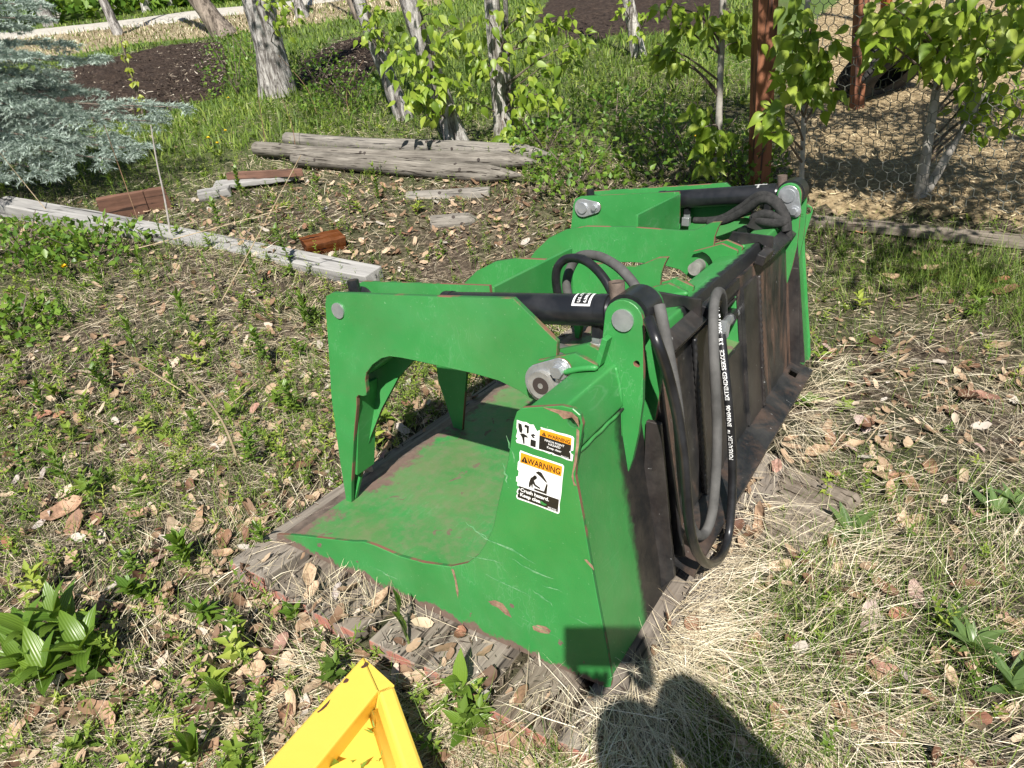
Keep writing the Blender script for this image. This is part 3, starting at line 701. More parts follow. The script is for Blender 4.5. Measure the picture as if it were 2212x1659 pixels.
D2.poly('sticker_panel', [(0.035, 0.035), (0.965, 0.035), (0.965, 0.235), (0.035, 0.235)], M['orange'], 1, s2)
D2.poly('sticker_panel', [(0.035, 0.715), (0.965, 0.70), (0.965, 0.96), (0.035, 0.96), (0.03, 0.90), (0.055, 0.88), (0.035, 0.86), (0.04, 0.80), (0.075, 0.775)], M['blackprint'], 1, s2)
tri_mark(D2, 0.055, 0.205, 0.125, s2, 2)
D2.text('WARNING', 0.20, 0.205, 0.165, M['blackprint'], 2, s2, 0.018, width=0.735)
D2.text('Crush hazard.', 0.09, 0.805, 0.098, M['white'], 2, s2, 0.03, width=0.66)
D2.text('Keep clear.', 0.09, 0.905, 0.098, M['white'], 2, s2, 0.03, width=0.54)
D2.text('RDL3125', 0.74, 0.945, 0.045, M['white'], 2, s2, 0.02, width=0.19)
D2.poly('paint_scuff', [(0.56, 0.86), (0.61, 0.85), (0.66, 0.875), (0.70, 0.87), (0.72, 0.895), (0.66, 0.92), (0.60, 0.915), (0.57, 0.89)], M['green'], 3, s2)
for uv in ([(0.27, 0.66), (0.27, 0.58), (0.30, 0.47), (0.37, 0.41), (0.43, 0.45), (0.38, 0.50), (0.42, 0.565), (0.53, 0.60), (0.53, 0.63), (0.40, 0.605), (0.36, 0.57), (0.36, 0.66), (0.34, 0.66), (0.325, 0.60), (0.305, 0.66)],
           [(0.40, 0.645), (0.62, 0.645), (0.66, 0.48), (0.69, 0.48), (0.685, 0.685), (0.40, 0.685)], [(0.40, 0.33), (0.46, 0.285), (0.53, 0.29), (0.67, 0.44), (0.655, 0.46), (0.52, 0.38)],
           [(0.40 + 0.042 * math.cos(a), 0.425 + 0.038 * math.sin(a)) for a in np.linspace(0, 2 * math.pi, 12, endpoint=False)]):
    D2.poly('pictogram', uv, M['blackprint'], 1, s2)
# rust scars and scuffs on the near side plate
def scar(pts, m, x=-0.0009):
    bm = bmesh.new(); vs_ = [bm.verts.new([c * S for c in (x, *bpt(a, b, 0, 0.0)[1:])]) for (a, b) in pts]
    es = [bm.edges.new((vs_[i], vs_[(i + 1) % len(vs_)])) for i in range(len(vs_))]; bmesh.ops.triangle_fill(bm, use_beauty=True, edges=es)
    me = bpy.data.meshes.new('paint_scar'); bm.to_mesh(me); bm.free(); me.materials.append(m); return link(bpy.data.objects.new('paint_scar', me), g)
M['scar'] = simple('rusted_scar', (0.11, 0.055, 0.04), (0.36, 0.23, 0.15), 45, 0.85, 0, 0.3, 0.7, 0.3)
M['scuff'] = simple('pale_scuff', (0.05, 0.23, 0.075), (0.17, 0.34, 0.18), 60, 0.7, 0, 0.4, 0.6)
M['tan'] = simple('tan_scratch', (0.30, 0.33, 0.16), (0.46, 0.44, 0.26), 60, 0.7, 0, 0.4, 0.6)
scar([(1055, 1298), (1070, 1296), (1086, 1303), (1098, 1318), (1106, 1334), (1092, 1327), (1076, 1312), (1062, 1306)], M['scar'])
scar([(1150, 1352), (1162, 1349), (1180, 1353), (1191, 1362), (1186, 1369), (1166, 1366), (1153, 1360)], M['scar'])
scar([(975, 1228), (981, 1230), (986, 1250), (991, 1275), (990, 1292), (986, 1278), (983, 1254)], M['scar'])
scar([(1172, 879), (1205, 884), (1236, 890), (1249, 902), (1252, 925), (1246, 914), (1236, 901), (1218, 905), (1206, 893), (1190, 887)], M['scar'])
scar([(1246, 925), (1252, 930), (1251, 960), (1246, 1000), (1239, 1022), (1241, 1040), (1247, 1050), (1240, 1048), (1235, 1030), (1240, 1000), (1245, 960)], M['scar'])
scar([(1262, 1208), (1268, 1208), (1281, 1222), (1284, 1232), (1276, 1224)], M['scar'])
r_ = random.Random(21)
def scratch(p, q, w, m):
    (a, b), (c, d) = p, q; n = 7; L_ = math.hypot(c - a, d - b); nx, ny = -(d - b) / L_, (c - a) / L_; up_, dn = [], []
    for k in range(n + 1):
        t = k / n; j = r_.uniform(-1, 1) * w * 0.8; ww = w * (0.2 + math.sin(math.pi * t)) * r_.uniform(0.4, 1.0) / 2
        up_.append((a + (c - a) * t + nx * (j + ww), b + (d - b) * t + ny * (j + ww))); dn.append((a + (c - a) * t + nx * (j - ww), b + (d - b) * t + ny * (j - ww)))
    scar(up_ + dn[::-1], m, -0.0009 - 0.00004 * r_.random())
for (p, q, w) in (((1005, 1128), (1062, 1170), 5), ((1030, 1152), (1160, 1216), 6), ((1100, 1205), (1196, 1252), 5), ((1010, 1200), (1090, 1216), 3), ((1150, 1275), (1195, 1308), 5), ((1170, 1262), (1215, 1278), 3), ((800, 1222), (860, 1252), 3), ((1050, 1240), (1150, 1290), 3), ((1095, 940), (1112, 1000), 5), ((1085, 1000), (1100, 1050), 6), ((1230, 1330), (1280, 1352), 3), ((1120, 1330), (1210, 1380), 2)):
    scratch(p, q, w * 0.7, M['scuff'])
# patent label on the cylinder barrels
def cyl_label(side_):
    c0 = c0cyl; d = dcyl; r = 0.0338; a0 = (c0.y, c0.z)
    X = (lambda x: x) if side_ == 0 else mir
    up0 = Vector((0, -d.z, d.y)); sd = Vector((-1, 0, 0))          # around the barrel: from the camera side over the top
    if side_: sd = Vector((1, 0, 0))
    def P3(s_, w):                                                  # s_ along barrel from rear, w angle from the side towards the top
        b = c0 + d * s_; n_ = sd * math.cos(w) + up0 * math.sin(w)
        p = b + n_ * (r + 0.0005); return p, n_
    def pt(s_, w, lift=0.0):
        p, n_ = P3(s_, w); p = p + n_ * lift; return Vector((X(p.x), p.y, p.z))
    s0_, s1_ = 0.083, 0.125; w0, w1 = 0.55, 1.75
    def patch(a, b, c, e, m, lift, parent, name):
        V, F = [], []; n1 = 12
        for k in range(n1 + 1):
            w = c + (e - c) * k / n1; V += [pt(a, w, lift), pt(b, w, lift)]
        F = [(2 * k, 2 * k + 1, 2 * k + 3, 2 * k + 2) for k in range(n1)]
        return gobj(name, V, F, m, parent)
    if side_: w0, w1 = math.pi - 1.75, math.pi - 0.55
    lab = patch(s0_, s1_, w0, w1, M['white'], 0, None, 'patent_label')
    patch(s0_ + 0.005, s1_ - 0.005, w0 + 0.13, w1 - 0.13, M['blackprint'], 0.0006, lab, 'label_field')
    for tx, off in (('U.S. PATENT', 0.018), ('6,588,071', 0.004)):
        V, F = text_geo(tx, 0.0095, 0.0002)
        out = []
        for (u, v, _) in V:
            w = w0 + 0.2 + u / r if side_ == 0 else w1 - 0.2 - u / r
            out.append(pt(s1_ - 0.010 - (0.018 - off) - 0.008 + v, w, 0.0012))
        gobj('lettering', out, F, M['white'], lab)
cyl_label(0); cyl_label(1)

# ================================================================ GROUND, SOIL, ROAD
def ground_mat():
    m = mat('earth_and_litter', (0.1, 0.08, 0.06), 0.95, 0, 0.2); q = NT(m); v = q.co('Object')
    n1 = q.noise(v, 3.0, 6, 0.7); n2 = q.noise(v, 38.0, 5, 0.7); n3 = q.noise(v, 0.45, 3, 0.6)
    c = q.ramp(n2, [(0.30, (0.020, 0.015, 0.011)), (0.50, (0.075, 0.057, 0.041)), (0.68, (0.24, 0.19, 0.14))])
    grn = q.ramp(n2, [(0.3, (0.016, 0.026, 0.008)), (0.65, (0.06, 0.09, 0.025))])
    c = q.mix(q.math('MULTIPLY', q.step(n1, 0.42, 0.62), 0.55), c, grn)
    # farther off the sward closes up
    o = q.xyz(v); far = q.math('MULTIPLY', q.math('SUBTRACT', o[1], 4.0), 0.30, True)
    c = q.mix(q.math('MULTIPLY', far, q.step(n3, 0.30, 0.55)), c, q.mix(n2, (0.05, 0.085, 0.02), (0.13, 0.19, 0.05)))
    q.base(c); q.bump(q.noise(v, 55, 6, 0.75), 0.7, 0.02)
    return m
def sheet_mat(name, stops, scale, bump=0.6, dist=0.02, stretch=(1, 1, 1), rough=0.95):
    m = mat(name, stops[0][1], rough, 0, 0.2); q = NT(m); v = q.co('Object', stretch)
    q.base(q.ramp(q.noise(v, scale, 7, 0.72), stops)); q.bump(q.noise(v, scale * 1.4, 6, 0.75), bump, dist); return m
def graded(lo, hi, c, n, k):
    u = np.linspace(-1, 1, n); s = np.sinh(k * u) / math.sinh(k)
    return np.where(s < 0, c + (c - lo) * s, c + (hi - c) * s)
gx = graded(-75, 75, 0.6, 300, 6.2); gy = graded(-6, 150, 1.9, 300, 6.2)
XX, YY = np.meshgrid(gx, gy); ZZ = terrain(XX, YY)
_d = np.hypot(XX, YY)
ZZ = ZZ + (rng.random(XX.shape) - 0.5) * np.clip(0.012 * (1 - _d / 8), 0, 1)
V = np.stack([XX.ravel(), YY.ravel(), ZZ.ravel()], 1); n_ = 300
ii = (np.arange(n_ - 1)[:, None] * n_ + np.arange(n_ - 1)[None, :]).ravel()
F = np.stack([ii, ii + 1, ii + n_ + 1, ii + n_], 1)
tag(np_mesh('ground', V, F, ground_mat(), smooth=True), kind='structure')
def pip(poly, x, y):
    c = np.zeros(np.shape(x), bool); n = len(poly)
    for i in range(n):
        (x1, y1), (x2, y2) = poly[i], poly[(i + 1) % n]
        k = ((y1 > y) != (y2 > y)); c ^= k & (x < (x2 - x1) * (y - y1) / ((y2 - y1) if y2 != y1 else 1e-9) + x1)
    return c
def zone(pts): return [tuple(at(a, b)[:2]) for (a, b) in pts]
def inside(z, x, y): return pip(z, np.asarray(x), np.asarray(y))
def dist_edge(z, x, y):
    d = np.full(np.shape(x), 1e9); n = len(z)
    for i in range(n):
        (x1, y1), (x2, y2) = z[i], z[(i + 1) % n]; dx, dy = x2 - x1, y2 - y1; L = dx * dx + dy * dy + 1e-12
        t = np.clip(((x - x1) * dx + (y - y1) * dy) / L, 0, 1); d = np.minimum(d, np.hypot(x - x1 - t * dx, y - y1 - t * dy))
    return d
def sheet(name, z, m, lift, cell, rough=0.0, mound=0.0):
    z = np.array(z); x0, y0 = z.min(0); x1, y1 = z.max(0)
    nx, ny = max(3, int((x1 - x0) / cell) + 2), max(3, int((y1 - y0) / cell) + 2)
    X, Y = np.meshgrid(np.linspace(x0, x1, nx), np.linspace(y0, y1, ny))
    zl = [tuple(p) for p in z]; e = dist_edge(zl, X, Y); ins = inside(zl, X, Y)
    Z = terrain(X, Y) + lift + mound * np.clip(e / 0.8, 0, 1) + rough * (rng.random(X.shape) - 0.3) * np.clip(e / 0.3, 0, 1)
    jag = ins | (e < cell * 0.6)
    Z = np.where(ins, Z, terrain(X, Y) - 0.03)
    ii = (np.arange(ny - 1)[:, None] * nx + np.arange(nx - 1)[None, :]); F = np.stack([ii, ii + 1, ii + nx + 1, ii + nx], -1)
    keep = (jag[:-1, :-1] | jag[1:, 1:] | jag[1:, :-1] | jag[:-1, 1:])
    o = np_mesh(name, np.stack([X.ravel(), Y.ravel(), Z.ravel()], 1), F[keep], m, smooth=True)
    return tag(o, kind='structure')
Z_SOIL = zone([(-260, 330), (-260, 170), (60, 172), (170, 150), (330, 108), (478, 92), (496, 150), (482, 208), (340, 248), (180, 280), (40, 320)])
Z_SOIL2 = zone([(640, 195), (650, 135), (720, 95), (830, 70), (850, 110), (800, 170), (760, 215)])
Z_SOIL3 = zone([(1150, 60), (1180, 5), (1260, -50), (1560, -50), (1580, 40), (1470, 78), (1350, 72), (1250, 95)])
Z_YARD = zone([(1688, 448), (1820, 462), (2000, 470), (2400, 500), (2900, 480), (3000, -20), (2212, -60), (1900, -60), (1740, 60), (1690, 200)])
Z_ROAD = zone([(-500, 134), (60, 85), (530, 33), (760, 4), (1000, -26), (1000, -34), (760, -8), (500, 18), (60, 70), (-500, 116)])
Z_VERGE = zone([(-500, 175), (60, 138), (300, 92), (520, 72), (640, 56), (800, 34), (1000, 2), (1000, -28), (530, 33), (60, 85), (-500, 132)])
m_soil = sheet_mat('dark_garden_soil', [(0.28, (0.020, 0.014, 0.011)), (0.5, (0.052, 0.036, 0.028)), (0.72, (0.115, 0.082, 0.062))], 16, 1.0, 0.05)
sheet('soil_bed', Z_SOIL, m_soil, 0.012, 0.07, 0.075, 0.06)
sheet('soil_bed', Z_SOIL2, m_soil, 0.012, 0.06, 0.06, 0.03)
sheet('soil_bed', Z_SOIL3, m_soil, 0.012, 0.12, 0.06, 0.03)
sheet('straw_yard', Z_YARD, sheet_mat('wood_chip_litter', [(0.25, (0.13, 0.09, 0.05)), (0.5, (0.31, 0.235, 0.135)), (0.75, (0.48, 0.385, 0.24))], 26, 0.8, 0.02), 0.012, 0.12, 0.02)
sheet('road', Z_ROAD, sheet_mat('pale_gravel', [(0.3, (0.30, 0.28, 0.24)), (0.7, (0.52, 0.49, 0.44))], 8, 0.3), 0.06, 0.4)
sheet('road_verge', Z_VERGE, sheet_mat('dry_verge', [(0.25, (0.12, 0.12, 0.05)), (0.45, (0.24, 0.20, 0.12)), (0.7, (0.40, 0.33, 0.22))], 7, 0.8, 0.05), 0.03, 0.3, 0.05)

# ================================================================ DECK UNDER THE BUCKET
def wood_mat(name, dark, light, axis=0, scale=1.0, bump=0.35, tint=None):
    m = mat(name, light, 0.85, 0, 0.2); q = NT(m); st = [26, 26, 26]; st[axis] = 1.6
    v = q.co('Object', tuple(s * scale for s in st)); n = q.noise(v, 1.0, 6, 0.7, 0.4); o = q.objrnd()
    c = q.ramp(n, [(0.30, dark), (0.5, tuple((a + b) / 2 for a, b in zip(dark, light))), (0.68, light)])
    crack = q.step(q.noise(v, 1.8, 3, 0.5), 0.36, 0.40); c = q.mix(crack, tuple(x * 0.35 for x in dark), c)
    blot = q.step(q.noise(q.co('Object'), 5, 4, 0.6), 0.45, 0.75)
    c = q.mix(q.math('MULTIPLY', blot, 0.4), c, tint or tuple(x * 0.7 for x in dark))
    br = q.n.new('ShaderNodeBrightContrast'); q.l.new(c, br.inputs[0]); q.l.new(q.math('MULTIPLY', q.math('SUBTRACT', o, 0.5), 0.07), br.inputs[1])
    q.base(br.outputs[0]); q.bump(n, bump, 0.006); return m
M['deck'] = wood_mat('weathered_grey_board', (0.095, 0.076, 0.060), (0.29, 0.25, 0.205), 0, 1.6, 0.3, (0.10, 0.072, 0.05))
def redpaint():
    m = mat('faded_red_paint', (0.42, 0.13, 0.085), 0.8); q = NT(m); v = q.co('Object')
    c = q.mix(q.noise(v, 20, 5, 0.7), (0.30, 0.105, 0.075), (0.42, 0.19, 0.145))
    q.base(q.mix(q.step(q.noise(v, 24, 5, 0.75), 0.47, 0.56), c, (0.22, 0.18, 0.15))); return m
M['red'] = redpaint()
deck = bpy.data.objects.new('wooden_deck', None); link(deck); deck.matrix_world = gm
tag(deck, 'weathered grey board deck with red painted ends under the grapple bucket', 'wooden deck')
bw = 0.152; y = 1.047
r_ = random.Random(5); k = 0
while y > -0.06:
    w = bw * r_.uniform(0.92, 1.06); y0 = y - w + 0.010; y1 = y; y -= w + (0.012 if k not in (2, 4) else 0.035)
    xa = -0.128 - 0.03 * (1 - (y0 + 0.5) / 1.5) + r_.uniform(-0.012, 0.008); xb = (1.93 if y0 > 0.05 else 1.12) + r_.uniform(-0.05, 0.05); z1 = -0.030 + r_.uniform(-0.004, 0.002) ; z0 = -0.092
    if k == 0: z1 = -0.016
    nx = 12; V, F, mi = [], [], []
    for i in range(nx + 1):
        x = xa + (xb - xa) * i / nx; j = lambda: r_.uniform(-0.0012, 0.0012)
        V += [(x, y0 + j(), z0), (x, y1 + j(), z0), (x, y1 + j(), z1 + j()), (x, (y0 + y1) / 2, z1 + 0.0015 + j()), (x, y0 + j(), z1 + j())]
    for i in range(nx):
        for e in range(5):
            a, b = i * 5 + e, i * 5 + (e + 1) % 5; F.append((a, b, b + 5, a + 5)); mi.append(0)
    F += [(4, 3, 2, 1, 0), tuple(nx * 5 + e for e in range(5))]; mi += [1, 1]
    o = gobj('board', V, F, [M['deck'], M['red']], deck, mi, False, 0.0025)
    k += 1

# ================================================================ LOGS, TIMBERS, BLOCKS
M['log'] = wood_mat('weathered_log', (0.085, 0.076, 0.066), (0.30, 0.275, 0.24), 0, 2.2, 0.3)
M['timber'] = wood_mat('silver_timber', (0.15, 0.145, 0.14), (0.38, 0.37, 0.355), 0, 0.8, 0.25, (0.17, 0.16, 0.15))
M['brownwood'] = wood_mat('red_brown_board', (0.075, 0.035, 0.022), (0.21, 0.105, 0.068), 0, 1.0, 0.3)
M['knot'] = mat('dark_knot', (0.05, 0.04, 0.035), 0.9)
def along(name, a, b, label, cat, group=None):
    """an Empty at a, its x axis pointing to b"""
    a, b = Vector(a), Vector(b); o = bpy.data.objects.new(name, None); link(o); d = (b - a)
    o.matrix_world = Matrix.Translation(a) @ d.to_track_quat('X', 'Z').to_matrix().to_4x4()
    tag(o, label, cat, group); return o, d.length
def log(pa, pb, rad, tip, label, lift=0.0, group='old fence posts lying in a row', seed=1):
    a = at(*pa); b = at(*pb); a[2] += rad + lift; b[2] += rad + lift
    o, L = along('pointed_log', a, b, label, 'log', group); r_ = random.Random(seed)
    ss = [0.0, 0.01] + list(np.linspace(0.05, L - tip, 14)) + ([L - tip * 0.5, L] if tip > 0.05 else [L - 0.01, L])
    rr = [rad * 0.9, rad] + [rad * r_.uniform(0.96, 1.04) for _ in range(14)] + ([rad * 0.62, rad * 0.12] if tip > 0.05 else [rad, rad * 0.92])
    V, F = sweep([(s, 0.012 * math.sin(s * 2.2 + seed), 0.006 * math.sin(s * 3 + seed)) for s in ss], rr, 18)
    mesh_obj('trunk', V, F, M['log'], o, smooth=True, angle=50)
    for kk in range(5):
        s = r_.uniform(0.2, L - tip - 0.1); an = r_.uniform(0.2, 2.2) + math.pi / 2
        c = Vector((s, 0.012 * math.sin(s * 2.2 + seed) + math.cos(an) * rad * 0.97, 0.006 * math.sin(s * 3 + seed) + math.sin(an) * rad * 0.97)); n = Vector((0, math.cos(an), math.sin(an)))
        V, F = sweep([c - n * 0.01, c + n * 0.004], [0.014, 0.010], 8); mesh_obj('knot', V, F, M['knot'], o)
    return o
log((640, 362), (1130, 398), 0.056, 0.22, 'nearest pointed grey fence post lying among dry leaves', 0.0, seed=1)
log((556, 341), (1166, 374), 0.050, 0.20, 'middle one of three pointed posts lying side by side', 0.01, seed=2)
log((622, 314), (1192, 352), 0.050, 0.18, 'rearmost of the three grey posts at the birch trunks', 0.0, seed=3)
log((930, 480), (1035, 470), 0.05, 0.06, 'short grey log stub half sunk in dead leaves', -0.055, None, 4)
log((880, 425), (1060, 418), 0.045, 0.04, 'grey broken post lying in leaves before the pointed posts', -0.05, None, 5)
def beam(name, pa, pb, w, h, m, label, cat, lift=0.0, roll=0.0, chips=True, seed=0):
    a = at(*pa); b = at(*pb); a[2] += h / 2 + lift; b[2] += h / 2 + lift
    o, L = along(name, a, b, label, cat); n = 14; V, F = [], []; r_ = random.Random(seed)
    for i in range(n + 1):
        s = L * i / n
        for (yy, zz) in ((-1, -1), (1, -1), (1, 1), (-1, 1)):
            V.append((s + (r_.uniform(-0.01, 0.01) if i in (0, n) else 0), yy * w / 2 + r_.uniform(-0.002, 0.002), zz * h / 2 + r_.uniform(-0.002, 0.002) + 0.006 * math.sin(s * 1.7)))
    for i in range(n):
        for e in range(4): F.append((i * 4 + e, i * 4 + (e + 1) % 4, i * 4 + 4 + (e + 1) % 4, i * 4 + 4 + e))
    F += [(3, 2, 1, 0), tuple(n * 4 + e for e in range(4))]
    R_ = Matrix.Rotation(roll, 3, 'X'); V = [R_ @ Vector(v) for v in V]
    mesh_obj('plank', V, F, m, o, bevel=0.004); return o
beam('timber', (10, 462), (815, 622), 0.125, 0.085, M['timber'], 'long silver grey timber lying aslant through the weeds', 'timber', 0.012, 0.05, seed=1)
beam('board', (225, 478), (372, 452), 0.035, 0.14, M['brownwood'], 'red brown board on edge behind the silver timber', 'board', 0.0, 0.1, seed=2)
beam('board', (470, 412), (640, 392), 0.13, 0.03, M['timber'], 'grey board scrap lying left of the pointed posts', 'board', 0.02, seed=3)
beam('board', (500, 405), (660, 398), 0.025, 0.05, M['brownwood'], 'thin red brown lath beside the grey board scrap', 'board', 0.05, seed=4)
beam('board', (660, 548), (742, 530), 0.10, 0.07, M['brownwood'], 'short brown block of wood beside the silver timber', 'block', 0.0, 0.2, seed=5)
beam('board', (430, 432), (500, 420), 0.11, 0.05, M['timber'], 'pale grey block half hidden in grass by the spruce', 'block', 0.0, seed=6)
beam('board', (1640, 1080), (1790, 1150), 0.30, 0.02, M['deck'], 'flat grey board sunk in leaves behind the black lower lip', 'board', 0.005, seed=7)
# yard edging board behind the grapple
beam('edging_board', (1700, 470), (2420, 545), 0.09, 0.035, M['deck'], 'pale grey edging board along the foot of the netting fence', 'edging board', -0.022, seed=8)

# ================================================================ YELLOW IMPLEMENT CORNER
def yellow_mat():
    m = mat('yellow_paint', (0.82, 0.47, 0.025), 0.42, 0, 0.5); q = NT(m); v = q.co('Object')
    c = q.mix(q.noise(v, 6, 4, 0.6), (0.83, 0.54, 0.075), (0.87, 0.60, 0.11))
    chip = q.step(q.noise(v, 17, 4, 0.6, 0.4), 0.735, 0.745)
    c = q.mix(chip, c, (0.14, 0.05, 0.03))
    gr = q.step(q.noise(v, 8, 6, 0.75), 0.55, 0.85); c = q.mix(q.math('MULTIPLY', gr, 0.25), c, (0.42, 0.26, 0.06))
    q.base(c); q.bump(q.noise(v, 30, 3), 0.06, 0.005); return m
M['yellow'] = yellow_mat()
M['chip'] = simple('chipped_rust', (0.05, 0.018, 0.015), (0.12, 0.05, 0.04), 40, 0.8)
ye = bpy.data.objects.new('yellow_loader_bucket', None); link(ye)
# the box lies in a tilted plane: corner away from us, long side to the left
def at_z(px, py, z):
    r = WC @ cray(px, py); return CAM + r * ((z - CAM[2]) / r[2])
A0 = at_z(785, 1416, 0.20); A1 = at_z(520, 1710, 0.30); A2 = at_z(852, 1476, 0.205)
_n0 = Vector((0.10, -0.42, 1.0)).normalized()
_r3 = Vector(WC @ cray(937, 1710)); A3 = np.array(Vector(CAM) + _r3 * ((Vector(A0) - Vector(CAM)).dot((Vector(A1) - Vector(A0)).cross(Vector(A2) - Vector(A0))) / _r3.dot((Vector(A1) - Vector(A0)).cross(Vector(A2) - Vector(A0)))))
A0, A1, A2, A3 = [Vector(p) for p in (A0, A1, A2, A3)]
ez = (A1 - A0).cross(A3 - A2).normalized()
if ez.z < 0: ez = -ez
exv = (A0 - A1).normalized(); eyv = ez.cross(exv)
mw = Matrix.Identity(4)
for i in range(3): mw[i][0], mw[i][1], mw[i][2], mw[i][3] = exv[i], eyv[i], ez[i], A0[i]
ye.matrix_world = mw; inv = mw.inverted()
tag(ye, 'corner of a chipped yellow steel loader bucket in the foreground', 'loader bucket')
c0_ = inv @ A0; c2 = inv @ A2; c3 = inv @ A3; c3.z = 0; c2.z = 0
d3 = (c3 - c2).normalized(); far3 = c2 + d3 * 0.75; far1 = Vector((-0.75, 0, 0))
wl_, wr_ = 0.070, 0.030                                # rail widths
n3 = Vector((-d3.y, d3.x, 0)); n3 = n3 if n3.dot(far1 - far3) > 0 else -n3
dc = (c2 - c0_).normalized(); nc = Vector((-dc.y, dc.x, 0)); nc = nc if nc.dot(far1) > 0 else -nc
def isect(p, d, q, e):
    den = d.x * e.y - d.y * e.x; t = ((q.x - p.x) * e.y - (q.y - p.y) * e.x) / den; return p + d * t
sgn = -1 if (inv @ A2).y < 0 else 1
iL = Vector((0, sgn * wl_, 0)); dL = Vector((1, 0, 0))
ic = isect(iL, dL, c0_ + nc * wr_, dc); ir = isect(c0_ + nc * wr_, dc, c2 + n3 * wr_, d3)
il = Vector((-0.75, sgn * wl_, 0)); irf = far3 + n3 * wr_
def loft(name, ring, m, bevel=0.004):
    """prism over a flat outline: ring of (x,y), from z0 to z1"""
    pts, z0, z1 = ring; n = len(pts)
    V = [(p.x, p.y, z0) for p in pts] + [(p.x, p.y, z1) for p in pts]
    F = [tuple(range(n - 1, -1, -1)), tuple(range(n, 2 * n))] + [(i, (i + 1) % n, n + (i + 1) % n, n + i) for i in range(n)]
    o = mesh_obj(name, V, F, m, ye, bevel=bevel)
    bmx = bmesh.new(); bmx.from_mesh(o.data); bmesh.ops.recalc_face_normals(bmx, faces=bmx.faces); bmx.to_mesh(o.data); bmx.free(); return o
o = loft('side_rail', ([far1, c0_, ic, il], -0.30, 0.0), M['yellow'], 0.004)
for v in o.data.vertices:                       # the rail's inner flank is undercut
    if v.co.z < -0.1 and abs(v.co.y) > wl_ * 0.5: v.co.y = sgn * 0.008
loft('side_rail', ([c0_ + Vector((0.0005, 0, 0)), c2, ir, ic], -0.30, -0.004), M['yellow'], 0.006)
loft('side_rail', ([c2 + d3 * 0.0005, far3, irf, ir], -0.30, -0.003), M['yellow'], 0.006)
loft('inner_panel', ([il - Vector((0, sgn * 0.05, 0)), ic - Vector((0, sgn * 0.05, 0)), ir, irf], -0.085, -0.060), M['yellow'], 0.0)
V, F = sweep([ir + Vector((0, 0, -0.054)), ir + d3 * 0.3 + Vector((0, 0, -0.054)), irf + Vector((0, 0, -0.054))], 0.014, 8); mesh_obj('weld_bead', V, F, M['yellow'], ye, smooth=True, angle=180)
r_ = random.Random(4)
for (u, w, ln) in ((-0.022, 0.014, 0.016), (-0.07, 0.006, 0.012), (-0.135, 0.007, 0.034)):
    pts = [Vector((u + ln * (t - 0.5), sgn * (w + r_.uniform(-0.002, 0.003)), 0.0006)) for t in np.linspace(0, 1, 5)] + [Vector((u + ln * (0.5 - t), sgn * (w + 0.005 * math.sin(math.pi * (0.15 + 0.7 * t)) + r_.uniform(0, 0.002)), 0.0006)) for t in np.linspace(0, 1, 5)]
    mesh_obj('paint_chip', pts, [tuple(range(len(pts)))], M['chip'], ye)

# ================================================================ SPRUCE
def needles_mat():
    m = mat('blue_spruce_needles', (0.2, 0.27, 0.25), 0.6, 0, 0.3); q = NT(m); r = q.attr('rnd')
    q.base(q.ramp(r, [(0.0, (0.12, 0.17, 0.115)), (0.5, (0.30, 0.375, 0.315)), (1.0, (0.50, 0.58, 0.53))])); return m
def bark_mat(name, dark, light, sc_=1.0, lo=0.42, hi=0.60):
    m = mat(name, light, 0.9, 0, 0.2); q = NT(m); v = q.co('Object', (9 * sc_, 9 * sc_, 1.6 * sc_)); n = q.noise(v, 2.6, 6, 0.72, 0.5)
    c = q.ramp(n, [(lo - 0.10, tuple(x * 0.4 for x in dark)), (lo, dark), (hi, light)])
    b = q.step(q.noise(q.co('Object', (3, 3, 9)), 1.6, 5, 0.7), 0.56, 0.66)
    c = q.mix(q.math('MULTIPLY', b, 0.55), c, tuple(x * 0.35 for x in dark))
    q.base(c); q.bump(n, 0.9, 0.03); return m
M['bark'] = bark_mat('grey_poplar_bark', (0.14, 0.125, 0.115), (0.50, 0.475, 0.45), 1.1, 0.43, 0.60)
M['birch'] = bark_mat('peeling_white_bark', (0.13, 0.115, 0.10), (0.62, 0.59, 0.55), 1.2)
M['brownbark'] = bark_mat('furrowed_brown_bark', (0.10, 0.08, 0.065), (0.34, 0.28, 0.23), 0.8)
M['twig'] = simple('brown_twig_bark', (0.075, 0.055, 0.04), (0.19, 0.15, 0.12), 30, 0.85)
M['palestem'] = simple('pale_stem_bark', (0.26, 0.235, 0.20), (0.45, 0.42, 0.38), 14, 0.85, 0, 0.35, 0.65, 0.2)
M['needle'] = needles_mat()
